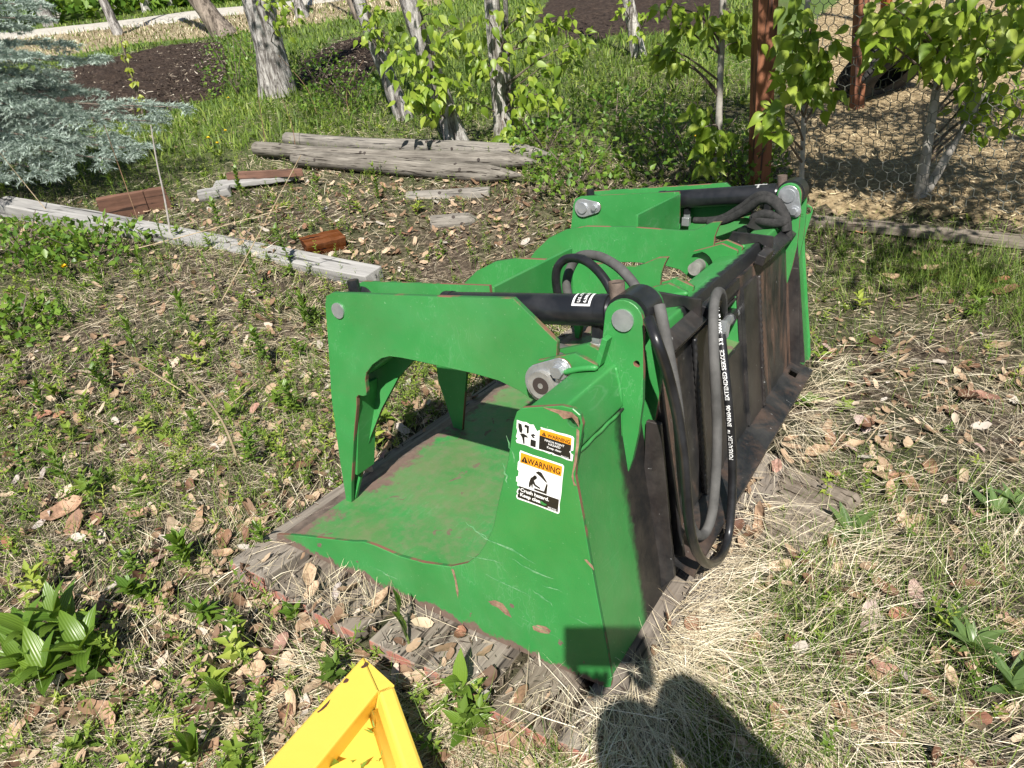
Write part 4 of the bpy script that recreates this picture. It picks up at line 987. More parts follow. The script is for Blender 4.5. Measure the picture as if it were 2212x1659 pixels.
def spruce():
    base = at(-150, 430); y0 = base[1]
    t = empty('blue_spruce', base); tag(t, 'blue spruce with drooping silvery boughs at the edge of the soil bed', 'spruce tree')
    V, F = sweep([(0, 0, -0.05), (0, 0, 0.8), (0.02, 0, 1.8), (0, 0, 2.8)], [0.075, 0.06, 0.04, 0.008], 10); mesh_obj('trunk', V, F, M['brownbark'], t, smooth=True)
    # boughs reach to chosen places of the view (px, py, distance step)
    tips = [(395, 232, -0.1), (330, 262, -0.25), (300, 322, -0.45), (240, 345, -0.55), (120, 372, -0.6), (200, 195, 0.15), (215, 128, 0.2), (150, 95, 0.3), (90, 40, 0.1), (60, 120, -0.2), (130, 165, 0.0), (180, 250, -0.2),
            (60, 230, -0.4), (20, 330, -0.6), (110, 300, -0.5), (40, 60, 0.3), (30, 180, -0.3), (250, 300, -0.3), (70, 10, -0.1), (-40, 100, -0.3), (-60, 250, -0.6), (-80, 20, -0.2), (-20, 390, -0.7), (-300, 200, -0.4), (-420, 320, -0.2), (-300, 60, 0.1), (-200, 380, -0.6)]
    r_ = random.Random(3); nv, nf, nr = [], [], []
    for (px, py, dy) in tips:
        tip = Vector(at_y(px, py, y0 + dy)) - Vector(base); L = math.hypot(tip.x, tip.y)
        st = Vector((0, 0, max(0.15, tip.z + 0.25 * L))); mid = (st + tip) / 2 + Vector((0, 0, -0.05 * L))
        pth = smooth_path([st, mid, tip], 7); n = len(pth)
        V, F = sweep(pth, [0.013 * (1 - 0.8 * i / (n - 1)) for i in range(n)], 6); bo = mesh_obj('bough', V, F, M['twig'], t, smooth=True)
        twigs = [(pth[n // 4:], 1.0)]
        d = (tip - st).normalized(); sd = d.cross(Vector((0, 0, 1))).normalized()
        for i in range(3, n - 1):
            for s_ in (-1, 1):
                for rep in range(1 + (r_.random() < 0.6)):
                    ln = L * 0.26 * (1.05 - i / n) * r_.uniform(0.7, 1.2) + 0.06
                    a = pth[i].lerp(pth[i + 1], r_.random()); dr = (d * 0.8 + sd * s_ * r_.uniform(0.5, 0.9) + Vector((0, 0, r_.uniform(-0.15, 0.12)))).normalized()
                    e = a + dr * ln + Vector((0, 0, r_.uniform(-0.12, 0.16) * ln)); tw = [a, a.lerp(e, 0.5) + Vector((0, 0, 0.02)), e]; twigs.append((tw, 0.8))
                    for q_ in (0.45, 0.75):
                        sd2 = dr.cross(Vector((0, 0, 1))).normalized(); a2 = a.lerp(e, q_)
                        for s2 in (-1, 1):
                            e2 = a2 + (dr * 0.8 + sd2 * s2 * 0.7).normalized() * ln * 0.38 * r_.uniform(0.7, 1.2); twigs.append(([a2, a2.lerp(e2, 0.5), e2], 0.7))
        for (tw, k) in twigs:
            P = [Vector(p) for p in tw]
            for i in range(len(P) - 1):
                a, b = P[i], P[i + 1]; ln = (b - a).length; m = max(3, int(ln / 0.0032)); tg = (b - a).normalized(); o1_ = tg.orthogonal().normalized(); o2_ = tg.cross(o1_)
                for j in range(m):
                    an = r_.uniform(0, 2 * math.pi); c = a.lerp(b, (j + r_.random()) / m); w = (o1_ * math.cos(an) + o2_ * math.sin(an)); w.z = w.z * 0.8 + 0.15
                    nd = (tg * 0.65 + w).normalized(); ln2 = 0.031 * r_.uniform(0.75, 1.15) * k + 0.004; sw = nd.cross(tg).normalized() * 0.0026
                    o = len(nv); nv += [c - sw, c + sw, c + nd * ln2]; nf.append((o, o + 1, o + 2)); nr.append(min(1, max(0, r_.gauss(0.45 + 0.25 * (i / max(1, len(P) - 1)), 0.2))))
    o = np_mesh('needles', np.array([tuple(v) for v in nv]), np.array(nf), M['needle'], t, np.array(nr)); o['kind'] = 'stuff'
spruce()

# ================================================================ TREES
def leaf_mat(name, stops, trans=0.4, use='obj', rough=0.42):
    m = mat(name, stops[0][1], rough, 0, 0.45); q = NT(m); r = q.objrnd() if use == 'obj' else q.attr('rnd')
    c = q.ramp(r, stops); q.base(c); c2 = q.mix(0.5, c, (0.32, 0.44, 0.03)); q.translucent(c2, trans); return m
M['leaf'] = leaf_mat('poplar_leaf', [(0.0, (0.13, 0.22, 0.022)), (0.5, (0.25, 0.36, 0.035)), (1.0, (0.40, 0.48, 0.08))], 0.45)
M['leafy'] = leaf_mat('young_yellow_leaf', [(0.0, (0.22, 0.27, 0.03)), (1.0, (0.36, 0.40, 0.05))], 0.4)
M['crownleaf'] = leaf_mat('poplar_crown_leaf', [(0.0, (0.055, 0.13, 0.018)), (0.5, (0.115, 0.22, 0.028)), (1.0, (0.22, 0.33, 0.05))], 0.38, 'rnd')
def leaf_mesh(name, L, W, fold, curl, m, seg=7, point=1.6):
    V, F = [], []
    for i in range(seg + 1):
        t = i / seg; w = W * math.sin(math.pi * min(1, t * 0.97 + 0.03) ** 0.66) ** 1.25 * (1 - 0.25 * t)
        if i == seg: w = 0.0
        if i == 0: w = W * 0.12
        z = -curl * t * t * L; V += [(t * L, -w, fold * w + z), (t * L, 0, z), (t * L, w, fold * w + z)]
    for i in range(seg):
        a = i * 3; F += [(a, a + 3, a + 4, a + 1), (a + 1, a + 4, a + 5, a + 2)]
    me = bpy.data.meshes.new(name); me.from_pydata(V, [], F); me.materials.append(m)
    me.polygons.foreach_set('use_smooth', np.ones(len(me.polygons), bool)); me.update(); return me
LEAFS = [leaf_mesh('leaf', 0.080, 0.0235, f, c, M['leaf']) for (f, c) in ((0.25, 0.15), (0.45, 0.35), (0.1, -0.1), (0.35, 0.5))]
LEAFY = [leaf_mesh('leaf', 0.05, 0.015, 0.3, 0.2, M['leafy'])]
def leaf_obj(parent, meshes, p, d, up, s, r_):
    o = bpy.data.objects.new('leaf', r_.choice(meshes)); link(o, parent)
    d = Vector(d).normalized(); y = Vector(up).cross(d)
    y = y.normalized() if y.length > 1e-4 else d.orthogonal().normalized(); z = d.cross(y)
    m = Matrix(((d.x, y.x, z.x, p[0]), (d.y, y.y, z.y, p[1]), (d.z, y.z, z.z, p[2]), (0, 0, 0, 1)))
    o.matrix_basis = m @ Matrix.Diagonal((s, s, s, 1)); return o
def rough_trunk(path, rad, n, seed, amp=0.14):
    V, F = sweep(path, rad, n); r_ = random.Random(seed); out = []
    ph = [r_.uniform(0, 6.28) for _ in range(n)]
    for i, v in enumerate(V):
        c = Vector(path[min(i // n, len(path) - 1)]); k = i % n
        f = 1 + amp * (0.55 * math.sin(ph[k] + (i // n) * 0.5) + 0.45 * r_.uniform(-1, 1)); out.append(c + (Vector(v) - c) * f)
    return out, F
def tree(name, label, cat, base_px, top_px, w0, w1, bark, group=None, sprays=(), height=3.4, meshes=None, crown=0, seed=1, extra=(), leafsize=1.0, crad=None, bend=0.0, ahead=0.0, nside=14, coff=(0, 0)):
    r_ = random.Random(seed); base = Vector(at(*base_px)); D = base.y; dist = (base - Vector(CAM)).length
    top = Vector(at_y(top_px[0], top_px[1], D + ahead)); pxm = dist / FPX
    t = empty(name, base); tag(t, label, cat, group)
    d = (top - base); ext = max(1.0, height / max(0.2, d.z)); P = []
    for i in range(17):
        s = i / 16 * ext; p = d * s + Vector((bend * math.sin(s * 3.0), 0, 0)); P.append(p)
    P[0] = P[0] - d * 0.04
    rads = [max(0.006, (w0 + (w1 - w0) * min(1.5, i / 16 * ext)) * pxm / 2 * (1 - 0.45 * max(0, i / 16 * ext - 1) / max(0.01, ext))) for i in range(17)]
    rads[0] *= 1.25; rads[1] *= 1.05
    P = smooth_path(P, 2); rads = list(np.interp(np.linspace(0, 16, len(P)), range(17), rads))
    V, F = rough_trunk(P, rads, nside, seed); mesh_obj('trunk', V, F, bark, t, smooth=True, angle=70)
    def trunk_at(z):
        for a, b in zip(P, P[1:]):
            if a.z <= z <= b.z: return a.lerp(b, (z - a.z) / max(1e-6, b.z - a.z))
        return P[-1] if z > P[-1].z else P[0]
    for (e_base, e_top, ew0, ew1) in extra:
        b_ = Vector(at(*e_base)) - base; q_ = Vector(at_y(e_top[0], e_top[1], D + ahead)) - base; dd = q_ - b_; ex = max(1.0, height * 0.9 / max(0.2, dd.z))
        pp = smooth_path([b_ - dd * 0.05, b_ + dd * 0.5, q_, b_ + dd * ex], 5); rr = np.interp(np.linspace(0, 1, len(pp)), [0, 1], [ew0 * pxm / 2, ew1 * pxm / 2 * 0.5])
        V, F = rough_trunk(pp, list(rr), 12, seed + 5); mesh_obj('trunk', V, F, bark, t, smooth=True, angle=70)
    meshes = meshes or LEAFS
    for (px, py, cnt, rp, dy) in sprays:
        c = Vector(at_y(px, py, D + dy)) - base; a = trunk_at(max(0.15, c.z - 0.10 - 0.35 * math.hypot(c.x - trunk_at(c.z).x, dy)))
        mid = (a + c) / 2 + Vector((r_.uniform(-0.04, 0.04), r_.uniform(-0.04, 0.04), r_.uniform(0.0, 0.07)))
        bp = smooth_path([a, mid, c], 5); V, F = sweep(bp, list(np.linspace(0.0065, 0.002, len(bp))), 6); mesh_obj('branch', V, F, M['twig'], t, smooth=True)
        rad = rp * pxm; dirb = (c - mid).normalized()
        for k in range(int(cnt * 1.45)):
            tt = r_.random() ** 0.6; q_ = mid.lerp(c, 0.3 + 0.7 * tt) + Vector((r_.gauss(0, 1), r_.gauss(0, 0.8), r_.gauss(0, 0.8))) * rad * 0.42
            dr = Vector((r_.gauss(0, 0.55), r_.gauss(-0.1, 0.55), r_.gauss(-0.75, 0.4))) + dirb * 0.35
            up_ = Vector((r_.gauss(0, 0.45), r_.gauss(-0.8, 0.4), r_.gauss(0.7, 0.4)))
            leaf_obj(t, meshes, q_, dr, up_, leafsize * r_.uniform(0.7, 1.2), r_)
    if crown:
        n = crown; ph = rng.random(n) * 6.283; zz = rng.random(n) ** 0.8 * (height - 1.4) + 1.45; rr = 0.15 + np.sqrt(rng.random(n)) * (crad or (1.0 if w0 > 18 else 0.6))
        C = np.array([tuple(trunk_at(z)) for z in zz]); C[:, 0] += rr * np.cos(ph) + coff[0]; C[:, 1] += rr * np.sin(ph) + coff[1]; C[:, 2] = zz
        keep = np.array([mnoise.noise(Vector(c) * 2.3 + Vector((seed * 3.1, 0, 0))) > -0.05 for c in C]); C = C[keep]
        Vv, Ff, rn = leaf_cloud(C, 0.06, 0.022); o = np_mesh('crown', Vv, Ff, M['crownleaf'], t, rn); o['kind'] = 'stuff'
    return t
def leaf_cloud(C, L, W, droop=-0.5, up=0.0):
    n = len(C); d = rng.normal(0, 0.6, (n, 3)); d[:, 2] += droop; d /= np.linalg.norm(d, axis=1)[:, None]
    u = rng.normal(0, 0.5, (n, 3)); u[:, 2] += 0.7 + up; s = np.cross(u, d); s /= (np.linalg.norm(s, axis=1)[:, None] + 1e-9); nn = np.cross(d, s)
    l = L * (0.7 + 0.6 * rng.random(n))[:, None]; w = W * (0.7 + 0.6 * rng.random(n))[:, None]
    Vv = np.stack([C, C + d * l * 0.38 + s * w + nn * w * 0.3, C + d * l, C + d * l * 0.38 - s * w + nn * w * 0.3], 1).reshape(-1, 3)
    b = np.arange(n) * 4; Ff = np.concatenate([np.stack([b, b + 1, b + 2], 1), np.stack([b, b + 2, b + 3], 1)]); rn = rng.random(n); return Vv, Ff, np.concatenate([rn, rn])
G1 = 'poplar trunks behind the posts'
tree('poplar_tree', 'thick double trunked poplar with split pale bark by the soil bed', 'tree', (600, 205), (562, 0), 60, 52, M['bark'], G1, [(598, 8, 9, 30, -0.5), (622, 40, 8, 28, -0.5), (640, 10, 8, 30, -0.5), (575, -20, 10, 40, -0.4)], 4.2, None, 3000, 11, extra=[((592, 200), (535, 0), 34, 26)])
tree('poplar_tree', 'slim grey trunk leaning left behind the lying posts', 'tree', (874, 256), (785, 30), 32, 26, M['bark'], G1, [(800, 12, 8, 30, -0.2), (812, 42, 10, 34, -0.3), (835, 78, 12, 36, -0.3), (790, 75, 8, 28, -0.2)], 3.8, None, 2200, 12)
tree('poplar_tree', 'grey furrowed trunk leaning left with its foot at the lying posts', 'tree', (992, 322), (880, 0), 40, 32, M['bark'], G1,
     [(862, 118, 14, 40, -0.2), (890, 150, 14, 40, -0.25), (905, 195, 14, 38, -0.3), (872, 215, 10, 30, -0.3), (942, 205, 14, 36, -0.3), (960, 160, 12, 40, -0.2), (930, 110, 12, 40, -0.25), (985, 60, 12, 40, -0.2), (935, 30, 12, 45, -0.2), (920, 250, 7, 24, -0.3)], 3.8, None, 2200, 13)
tree('poplar_tree', 'upright knotty dark trunk with low leafy branches reaching right', 'tree', (1088, 298), (1062, 0), 32, 30, M['birch'], G1,
     [(1010, 110, 14, 42, -0.2), (1035, 150, 10, 36, -0.2), (1080, 118, 12, 40, -0.3), (1120, 60, 10, 38, -0.2), (1150, 100, 10, 38, -0.1), (1190, 130, 10, 36, -0.2), (1250, 92, 8, 30, -0.2), (1278, 66, 6, 20, -0.2), (1235, 130, 8, 26, -0.1),
      (1150, 195, 14, 38, -0.2), (1192, 208, 12, 34, -0.25), (1128, 240, 10, 30, -0.2), (1100, 285, 7, 18, -0.3), (1088, 318, 8, 20, -0.35), (1000, 215, 10, 32, -0.2), (1190, 60, 10, 36, 0.0), (1165, 25, 12, 38, -0.1), (1050, 40, 10, 36, -0.2), (1230, 30, 8, 32, 0.0)], 3.4, None, 2200, 14, extra=[((1100, 270), (1092, 0), 14, 12)])
tree('birch_tree', 'distant birch with peeling black and white bark', 'tree', (1380, 122), (1357, 0), 24, 21, M['birch'], None, [(1392, 40, 10, 22, -0.3), (1372, 75, 7, 16, -0.3), (1340, 10, 8, 26, -0.3)], 3.8, None, 450, 15)
tree('poplar_sapling', 'thin pale sapling left of the orange fence post', 'sapling', (1548, 396), (1562, 0), 15, 11, M['palestem'], 'poplar saplings at the fence',
     [(1420, 95, 9, 34, -0.1), (1445, 140, 9, 28, -0.1), (1404, 118, 6, 22, -0.1), (1470, 45, 12, 38, -0.1), (1505, 25, 12, 36, -0.1), (1535, 60, 10, 34, -0.15), (1580, 35, 10, 30, -0.1), (1508, 240, 8, 22, -0.15), (1520, 275, 12, 28, -0.2), (1536, 312, 12, 28, -0.2), (1530, 352, 9, 22, -0.2), (1560, 300, 6, 18, -0.1), (1510, 300, 6, 20, -0.2), (1600, 90, 8, 26, 0.1), (1440, 15, 8, 30, 0.0)], 3.2, None, 1500, 16)
tree('poplar_sapling', 'leafy sapling whose branches screen the orange fence post', 'sapling', (1730, 440), (1745, 0), 9, 8, M['palestem'], 'poplar saplings at the fence',
     [(1690, 75, 10, 34, -0.35), (1722, 130, 14, 38, -0.35), (1700, 175, 12, 36, -0.35), (1752, 62, 10, 34, -0.3), (1762, 118, 14, 38, -0.3), (1745, 185, 12, 36, -0.3), (1782, 158, 10, 36, -0.25), (1655, 250, 8, 26, -0.45), (1668, 285, 7, 22, -0.45), (1650, 225, 6, 20, -0.45), (1790, 95, 10, 36, -0.3), (1730, 20, 10, 40, -0.3), (1800, 205, 9, 34, -0.2)], 3.0, None, 1300, 17)
tree('poplar_sapling', 'forked sapling with two pale stems inside the netting fence', 'sapling', (1986, 428), (2032, 130), 18, 13, M['palestem'], 'poplar saplings at the fence',
     [(1880, 60, 14, 40, -0.3), (1935, 20, 16, 44, -0.3), (2030, 110, 16, 44, -0.3), (2120, 110, 16, 44, -0.3), (2165, 25, 16, 44, -0.3), (2205, 80, 14, 40, -0.3), (2080, 20, 16, 40, -0.3), (1900, 30, 22, 46, 0.0), (1950, 60, 22, 46, -0.1), (2000, 28, 18, 46, 0.0), (2050, 70, 18, 46, -0.1), (2100, 35, 18, 46, 0.0), (2150, 70, 18, 46, 0.0), (2195, 120, 16, 44, 0.0), (2140, 165, 16, 44, -0.1), (2185, 215, 14, 42, 0.0), (2125, 245, 12, 40, 0.0), (1930, 110, 14, 44, 0.0), (2075, 140, 14, 44, 0.0), (2195, 30, 14, 44, 0.0), (2090, 205, 10, 34, 0.1), (1990, 100, 12, 40, 0.1), (2190, 265, 8, 30, 0.0), (2230, 180, 12, 40, 0.0)], 2.7, None, 15000, 18, extra=[((1996, 424), (2125, 200), 17, 12)], coff=(0.15, -0.65), crad=1.25)
tree('young_shoot', 'slender shoot with small yellow green leaves before the soil bed', 'shoot', (312, 258), (262, 88), 4, 3, M['twig'], None, [(266, 92, 8, 9, 0), (272, 120, 10, 9, 0), (280, 150, 10, 9, 0), (288, 180, 10, 9, 0), (298, 210, 10, 9, 0), (306, 235, 6, 8, 0)], 0.3, LEAFY, 0, 19)
G2 = 'tree trunks along the road'
for k, (b, t_, w, lab) in enumerate((((258, 80), (222, 0), 16, 'thin pale trunk between spruce and road'), ((486, 80), (428, 0), 36, 'brown furrowed trunk at the dry road verge'), ((112, 58), (80, 0), 22, 'grey trunk beyond the road behind the spruce'),
                                     ((775, 42), (756, 0), 13, 'dark narrow trunk on the dry verge above the leaning poplars'), ((655, 42), (640, 0), 22, 'stubby pale trunk right of the thick double poplar'), ((330, 22), (322, 0), 13, 'pale trunk in the thicket beyond the road'))):
    tree('roadside_tree', lab, 'tree', b, t_, w, w * 0.85, M['brownbark'] if k in (1, 3) else M['bark'], G2, (), 5.0, None, 500, 30 + k, nside=10)

# ================================================================ NETTING FENCE, POSTS, TYRE
M['post'] = wood_mat('orange_stained_post', (0.13, 0.040, 0.016), (0.34, 0.125, 0.05), 2, 0.9, 0.5)
M['wire'] = mat('green_grey_wire', (0.17, 0.175, 0.15), 0.5, 0.2)
def post(name, base_px, top_px, w, label, height, parent=None, lean=None):
    base = Vector(at(*base_px)); D = base.y; top = Vector(at_y(top_px[0], top_px[1], D)); d = (top - base); d = d * (height / d.z)
    V, F = [], []; n = 10; r_ = random.Random(int(w))
    pxm = (base - Vector(CAM)).length / FPX; h = w * pxm / 2
    for i in range(n + 1):
        c = d * (i / n - 0.03)
        for (a, b) in ((-1, -1), (1, -1), (1, 1), (-1, 1)): V.append(c + Vector((a * h + r_.uniform(-0.002, 0.002), b * h + r_.uniform(-0.002, 0.002), 0)))
    for i in range(n):
        for e in range(4): F.append((i * 4 + e, i * 4 + (e + 1) % 4, i * 4 + 4 + (e + 1) % 4, i * 4 + 4 + e))
    F += [(3, 2, 1, 0), tuple(n * 4 + e for e in range(4))]
    return base, V, F
fb, V, F = post('fence_post', (1639, 402), (1653, 0), 34, '', 1.75)
fence = empty('netting_fence', fb); tag(fence, 'hexagonal wire netting fence stapled to a weathered orange post', 'fence')
mesh_obj('fence_post', V, F, M['post'], fence, bevel=0.004)
for (bpx, tpx, w, lab) in (((1850, 236), (1862, 0), 20, 'farther orange post beside the old tyre'), ((1912, 60), (1918, -60), 14, 'small far orange post behind the yard tree')):
    b, V, F = post('fence_post', bpx, tpx, w, '', 1.75); e = empty('fence_post', b); tag(e, lab, 'post', 'orange posts inside the yard'); mesh_obj('shaft', V, F, M['post'], e, bevel=0.004)
def netting():
    """hexagonal netting hung between the post and the right, sagging and creased a little"""
    e1 = Vector(at(2500, 500)); a = fb + Vector((0.05, -0.055, 0)); d = e1 - a; L = math.hypot(d.x, d.y); ux, uy = d.x / L, d.y / L
    nx, ny = -uy, ux; W, H = 0.052, 0.030
    rw = 0.0018; cols = int(L / W); rows = int(1.35 / (H * 1.0)); Vv, Ff = [], []
    def surf(u, v):
        off = 0.05 * math.sin(u * 2.1 + 0.5) * math.sin(v * 1.4) + 0.06 * math.exp(-((u - 0.33 - 0.10 * v) / 0.10) ** 2) * math.sin(v * 3 + 1) + 0.012 * math.sin(u * 9 + v * 4)
        uu = u + 0.02 * math.sin(v * 5 + u * 3) - 0.05 * math.exp(-((u - 0.30) / 0.14) ** 2)
        x, y_ = a.x + ux * uu + nx * off, a.y + uy * uu + ny * off
        return Vector((x, y_, float(terrain(x, y_)) + v + 0.006 * math.sin(u * 13 + v * 7))) - fb
    def seg(p, q, r):
        t = (q - p); 
        if t.length < 1e-6: return
        t.normalize(); n1 = t.orthogonal().normalized(); n2 = t.cross(n1); o = len(Vv)
        for c in (p, q):
            for k in range(3):
                an = k * 2.0944; Vv.append(tuple(c + (n1 * math.cos(an) + n2 * math.sin(an)) * r))
        for k in range(3): Ff.append((o + k, o + (k + 1) % 3, o + 3 + (k + 1) % 3, o + 3 + k))
    # vertical hexagon chains: nodes at half steps
    for j in range(rows):
        v0 = j * H * 2 * 0.75 + 0.02
        if v0 > 1.35: break
        sh = W / 2 if j % 2 else 0
        for i in range(cols):
            u = i * W + sh
            n0, n1, n2 = surf(u, v0), surf(u + W / 2, v0 + H * 0.5), surf(u + W, v0)
            seg(n0, n1, rw); seg(n1, n2, rw); up_ = surf(u + W / 2, v0 + H * 1.5); seg(n1, up_, rw * 1.5)
    o = np_mesh('wire_netting', np.array(Vv), np.array(Ff), M['wire'], fence)
netting()
M['tyre'] = simple('old_tyre_rubber', (0.022, 0.021, 0.020), (0.075, 0.07, 0.065), 14, 0.85, 0, 0.35, 0.7, 0.3)
def tyre():
    base = Vector(at(1905, 222)); t = empty('old_tyre', base + Vector((0.05, 0.1, 0.24))); tag(t, 'worn black tyre leaning in the straw beside the farther orange post', 'tyre')
    R0, r0 = 0.26, 0.10; prof = [(-0.085, -0.10), (-0.115, -0.02), (-0.105, 0.06), (-0.088, 0.088), (0.088, 0.088), (0.105, 0.06), (0.115, -0.02), (0.085, -0.10)]
    n = 48; V, F = [], []
    for i in range(n):
        a = 2 * math.pi * i / n
        for (x, dr) in prof: V.append((x, (R0 + dr) * math.cos(a), (R0 + dr) * math.sin(a)))
    k = len(prof)
    for i in range(n):
        for j in range(k - 1): F.append((i * k + j, i * k + j + 1, ((i + 1) % n) * k + j + 1, ((i + 1) % n) * k + j))
    mesh_obj('carcass', V, F, M['tyre'], t, smooth=True)
    V, F = [], []
    for i in range(64):
        a = 2 * math.pi * i / 64
        for x in (-0.07, -0.024, 0.024, 0.07):
            c = Vector((x, (R0 + 0.090) * math.cos(a + x), (R0 + 0.090) * math.sin(a + x))); rot = Matrix.Rotation(a + x - math.pi / 2, 3, 'X')
            v_, f_ = boxv(c, (0.017, 0.012, 0.009), rot); o = len(V); V += v_; F += [tuple(q + o for q in f) for f in f_]
    mesh_obj('tread', V, F, M['tyre'], t)
    t.rotation_euler = (0.0, R(38), R(-62))
tyre()

# ================================================================ GROUND COVER
def project(P):
    q = (P - CAM) @ WC; return CX + FPX * q[:, 0] / -q[:, 2], CY - FPX * q[:, 1] / -q[:, 2], -q[:, 2]
BI = BW.T
def to_b(x, y, z): return ((np.stack([x, y, z], 1) - ORG) @ BW) / S
def on_deck(x, y):
    q = to_b(x, y, terrain(x, y)); return (q[:, 0] > -0.14) & (q[:, 0] < 1.95) & (q[:, 1] > -0.14) & (q[:, 1] < 1.05)
def under_bucket(x, y):
    q = to_b(x, y, terrain(x, y)); return (q[:, 0] > -0.005) & (q[:, 0] < 1.91) & (q[:, 1] > -0.03) & (q[:, 1] < 1.02)
def fbm(x, y, s, seed):
    """cheap smooth random field 0..1"""
    r_ = np.random.default_rng(seed); out = np.zeros(np.shape(x)); a = 1.0; tot = 0
    for o in range(4):
        for _ in range(3):
            th = r_.random() * 6.283; ph = r_.random() * 6.283; f = s * (1.9 ** o) * (0.7 + 0.6 * r_.random()); out += a * np.sin((x * math.cos(th) + y * math.sin(th)) * f + ph); tot += a
        a *= 0.6
    return 0.5 + 0.5 * np.clip(out / tot * 2.2, -1, 1)
def scatter(n, r0, r1, a0, a1, p=0.0):
    """points on the ground around the camera; p = 0 gives density falling as 1/r^2, p = 1 even density"""
    u = rng.random(n); e = 2 * p
    r = r0 * (r1 / r0) ** u if e == 0 else ((r0 ** e) + u * (r1 ** e - r0 ** e)) ** (1 / e)
    a = np.radians(a0 + (a1 - a0) * rng.random(n)); return r * np.sin(a), r * np.cos(a)
Z_DRY = zone([(1330, 1330), (1420, 1240), (1600, 1100), (1700, 900), (1780, 700), (1980, 690), (2100, 820), (2300, 900), (2500, 1200), (2500, 1900), (1200, 1900), (1180, 1560), (1260, 1480)])
Z_GRASS = zone([(1745, 470), (2300, 545), (2500, 720), (2300, 800), (2080, 700), (1900, 660), (1790, 690), (1755, 620)])
Z_MEADOW = zone([(-100, 440), (-100, 300), (250, 275), (460, 200), (600, 205), (700, 170), (1000, 110), (1300, 60), (1640, 50), (1680, 420), (1400, 440), (1180, 370), (700, 300), (540, 330), (420, 420), (120, 430)])
Z_LITTER = zone([(380, 460), (560, 380), (1180, 400), (1290, 470), (1100, 560), (820, 600), (600, 560), (430, 500)])
def soilfree(x, y): return ~(inside(Z_SOIL, x, y) | inside(Z_SOIL3, x, y) | inside(Z_YARD, x, y) | inside(Z_SOIL2, x, y))
def strips(x, y, z, yaw, elev, L, W, curve, segs=3, tw=None):
    """grass blades: tapering strips of `segs` pieces that bend over"""
    n = len(x); hx, hy = np.cos(yaw), np.sin(yaw); sx, sy = -hy, hx; base = np.stack([x, y, z], 1); rings = []
    p = base.copy(); e = elev.copy(); side = np.stack([sx, sy, np.zeros(n)], 1)
    if tw is not None: side[:, 2] = tw; side /= np.linalg.norm(side, axis=1)[:, None]
    for i in range(segs + 1):
        w = W * (1 - (i / segs) ** 1.6) * (0.75 if i == 0 else 1.0)
        if i == segs: rings.append(p[:, None, :])
        else: rings.append(np.stack([p - side * w[:, None] / 2, p + side * w[:, None] / 2], 1))
        st = L / segs; p = p + np.stack([hx * np.cos(e) * st, hy * np.cos(e) * st, np.sin(e) * st], 1); e = e - curve / segs
    V = np.concatenate(rings, 1); k = V.shape[1]; b = (np.arange(n) * k)[:, None]; F = []
    for i in range(segs - 1):
        o = 2 * i; F += [b + np.array([[o, o + 1, o + 3]]), b + np.array([[o, o + 3, o + 2]])]
    o = 2 * (segs - 1); F.append(b + np.array([[o, o + 1, o + 2]]))
    return V.reshape(-1, 3), np.concatenate(F), len(F)
def rnd_mat(name, stops, rough=0.7, trans=0.0, spec=0.25, tint=None):
    m = mat(name, stops[0][1], rough, 0, spec); q = NT(m); c = q.ramp(q.attr('rnd'), stops); q.base(c)
    if trans: q.translucent(q.mix(0.4, c, tint or (0.30, 0.40, 0.04)), trans)
    return m
m_straw = rnd_mat('dry_straw', [(0.0, (0.17, 0.125, 0.075)), (0.3, (0.38, 0.31, 0.20)), (0.65, (0.62, 0.53, 0.37)), (1.0, (0.80, 0.73, 0.57))], 0.6)
m_grass = rnd_mat('green_grass', [(0.0, (0.055, 0.11, 0.018)), (0.5, (0.125, 0.205, 0.032)), (1.0, (0.27, 0.33, 0.075))], 0.5, 0.3)
m_weed = rnd_mat('weed_leaves', [(0.0, (0.055, 0.105, 0.020)), (0.45, (0.13, 0.21, 0.032)), (0.8, (0.22, 0.30, 0.045)), (1.0, (0.33, 0.39, 0.07))], 0.5, 0.32)
m_dead = rnd_mat('dead_leaves', [(0.0, (0.065, 0.038, 0.026)), (0.25, (0.17, 0.10, 0.06)), (0.55, (0.34, 0.235, 0.15)), (0.85, (0.52, 0.40, 0.28)), (1.0, (0.46, 0.41, 0.36))], 0.65, 0.12, 0.3, (0.4, 0.2, 0.1))
m_bits = rnd_mat('bark_bits', [(0.0, (0.03, 0.022, 0.017)), (0.5, (0.10, 0.075, 0.055)), (0.85, (0.30, 0.25, 0.19)), (1.0, (0.45, 0.40, 0.33))], 0.85)
def stuff(name, V, F, m, rn, label, cat):
    o = np_mesh(name, V, F, m, None, rn); return tag(o, label, cat, kind='stuff')
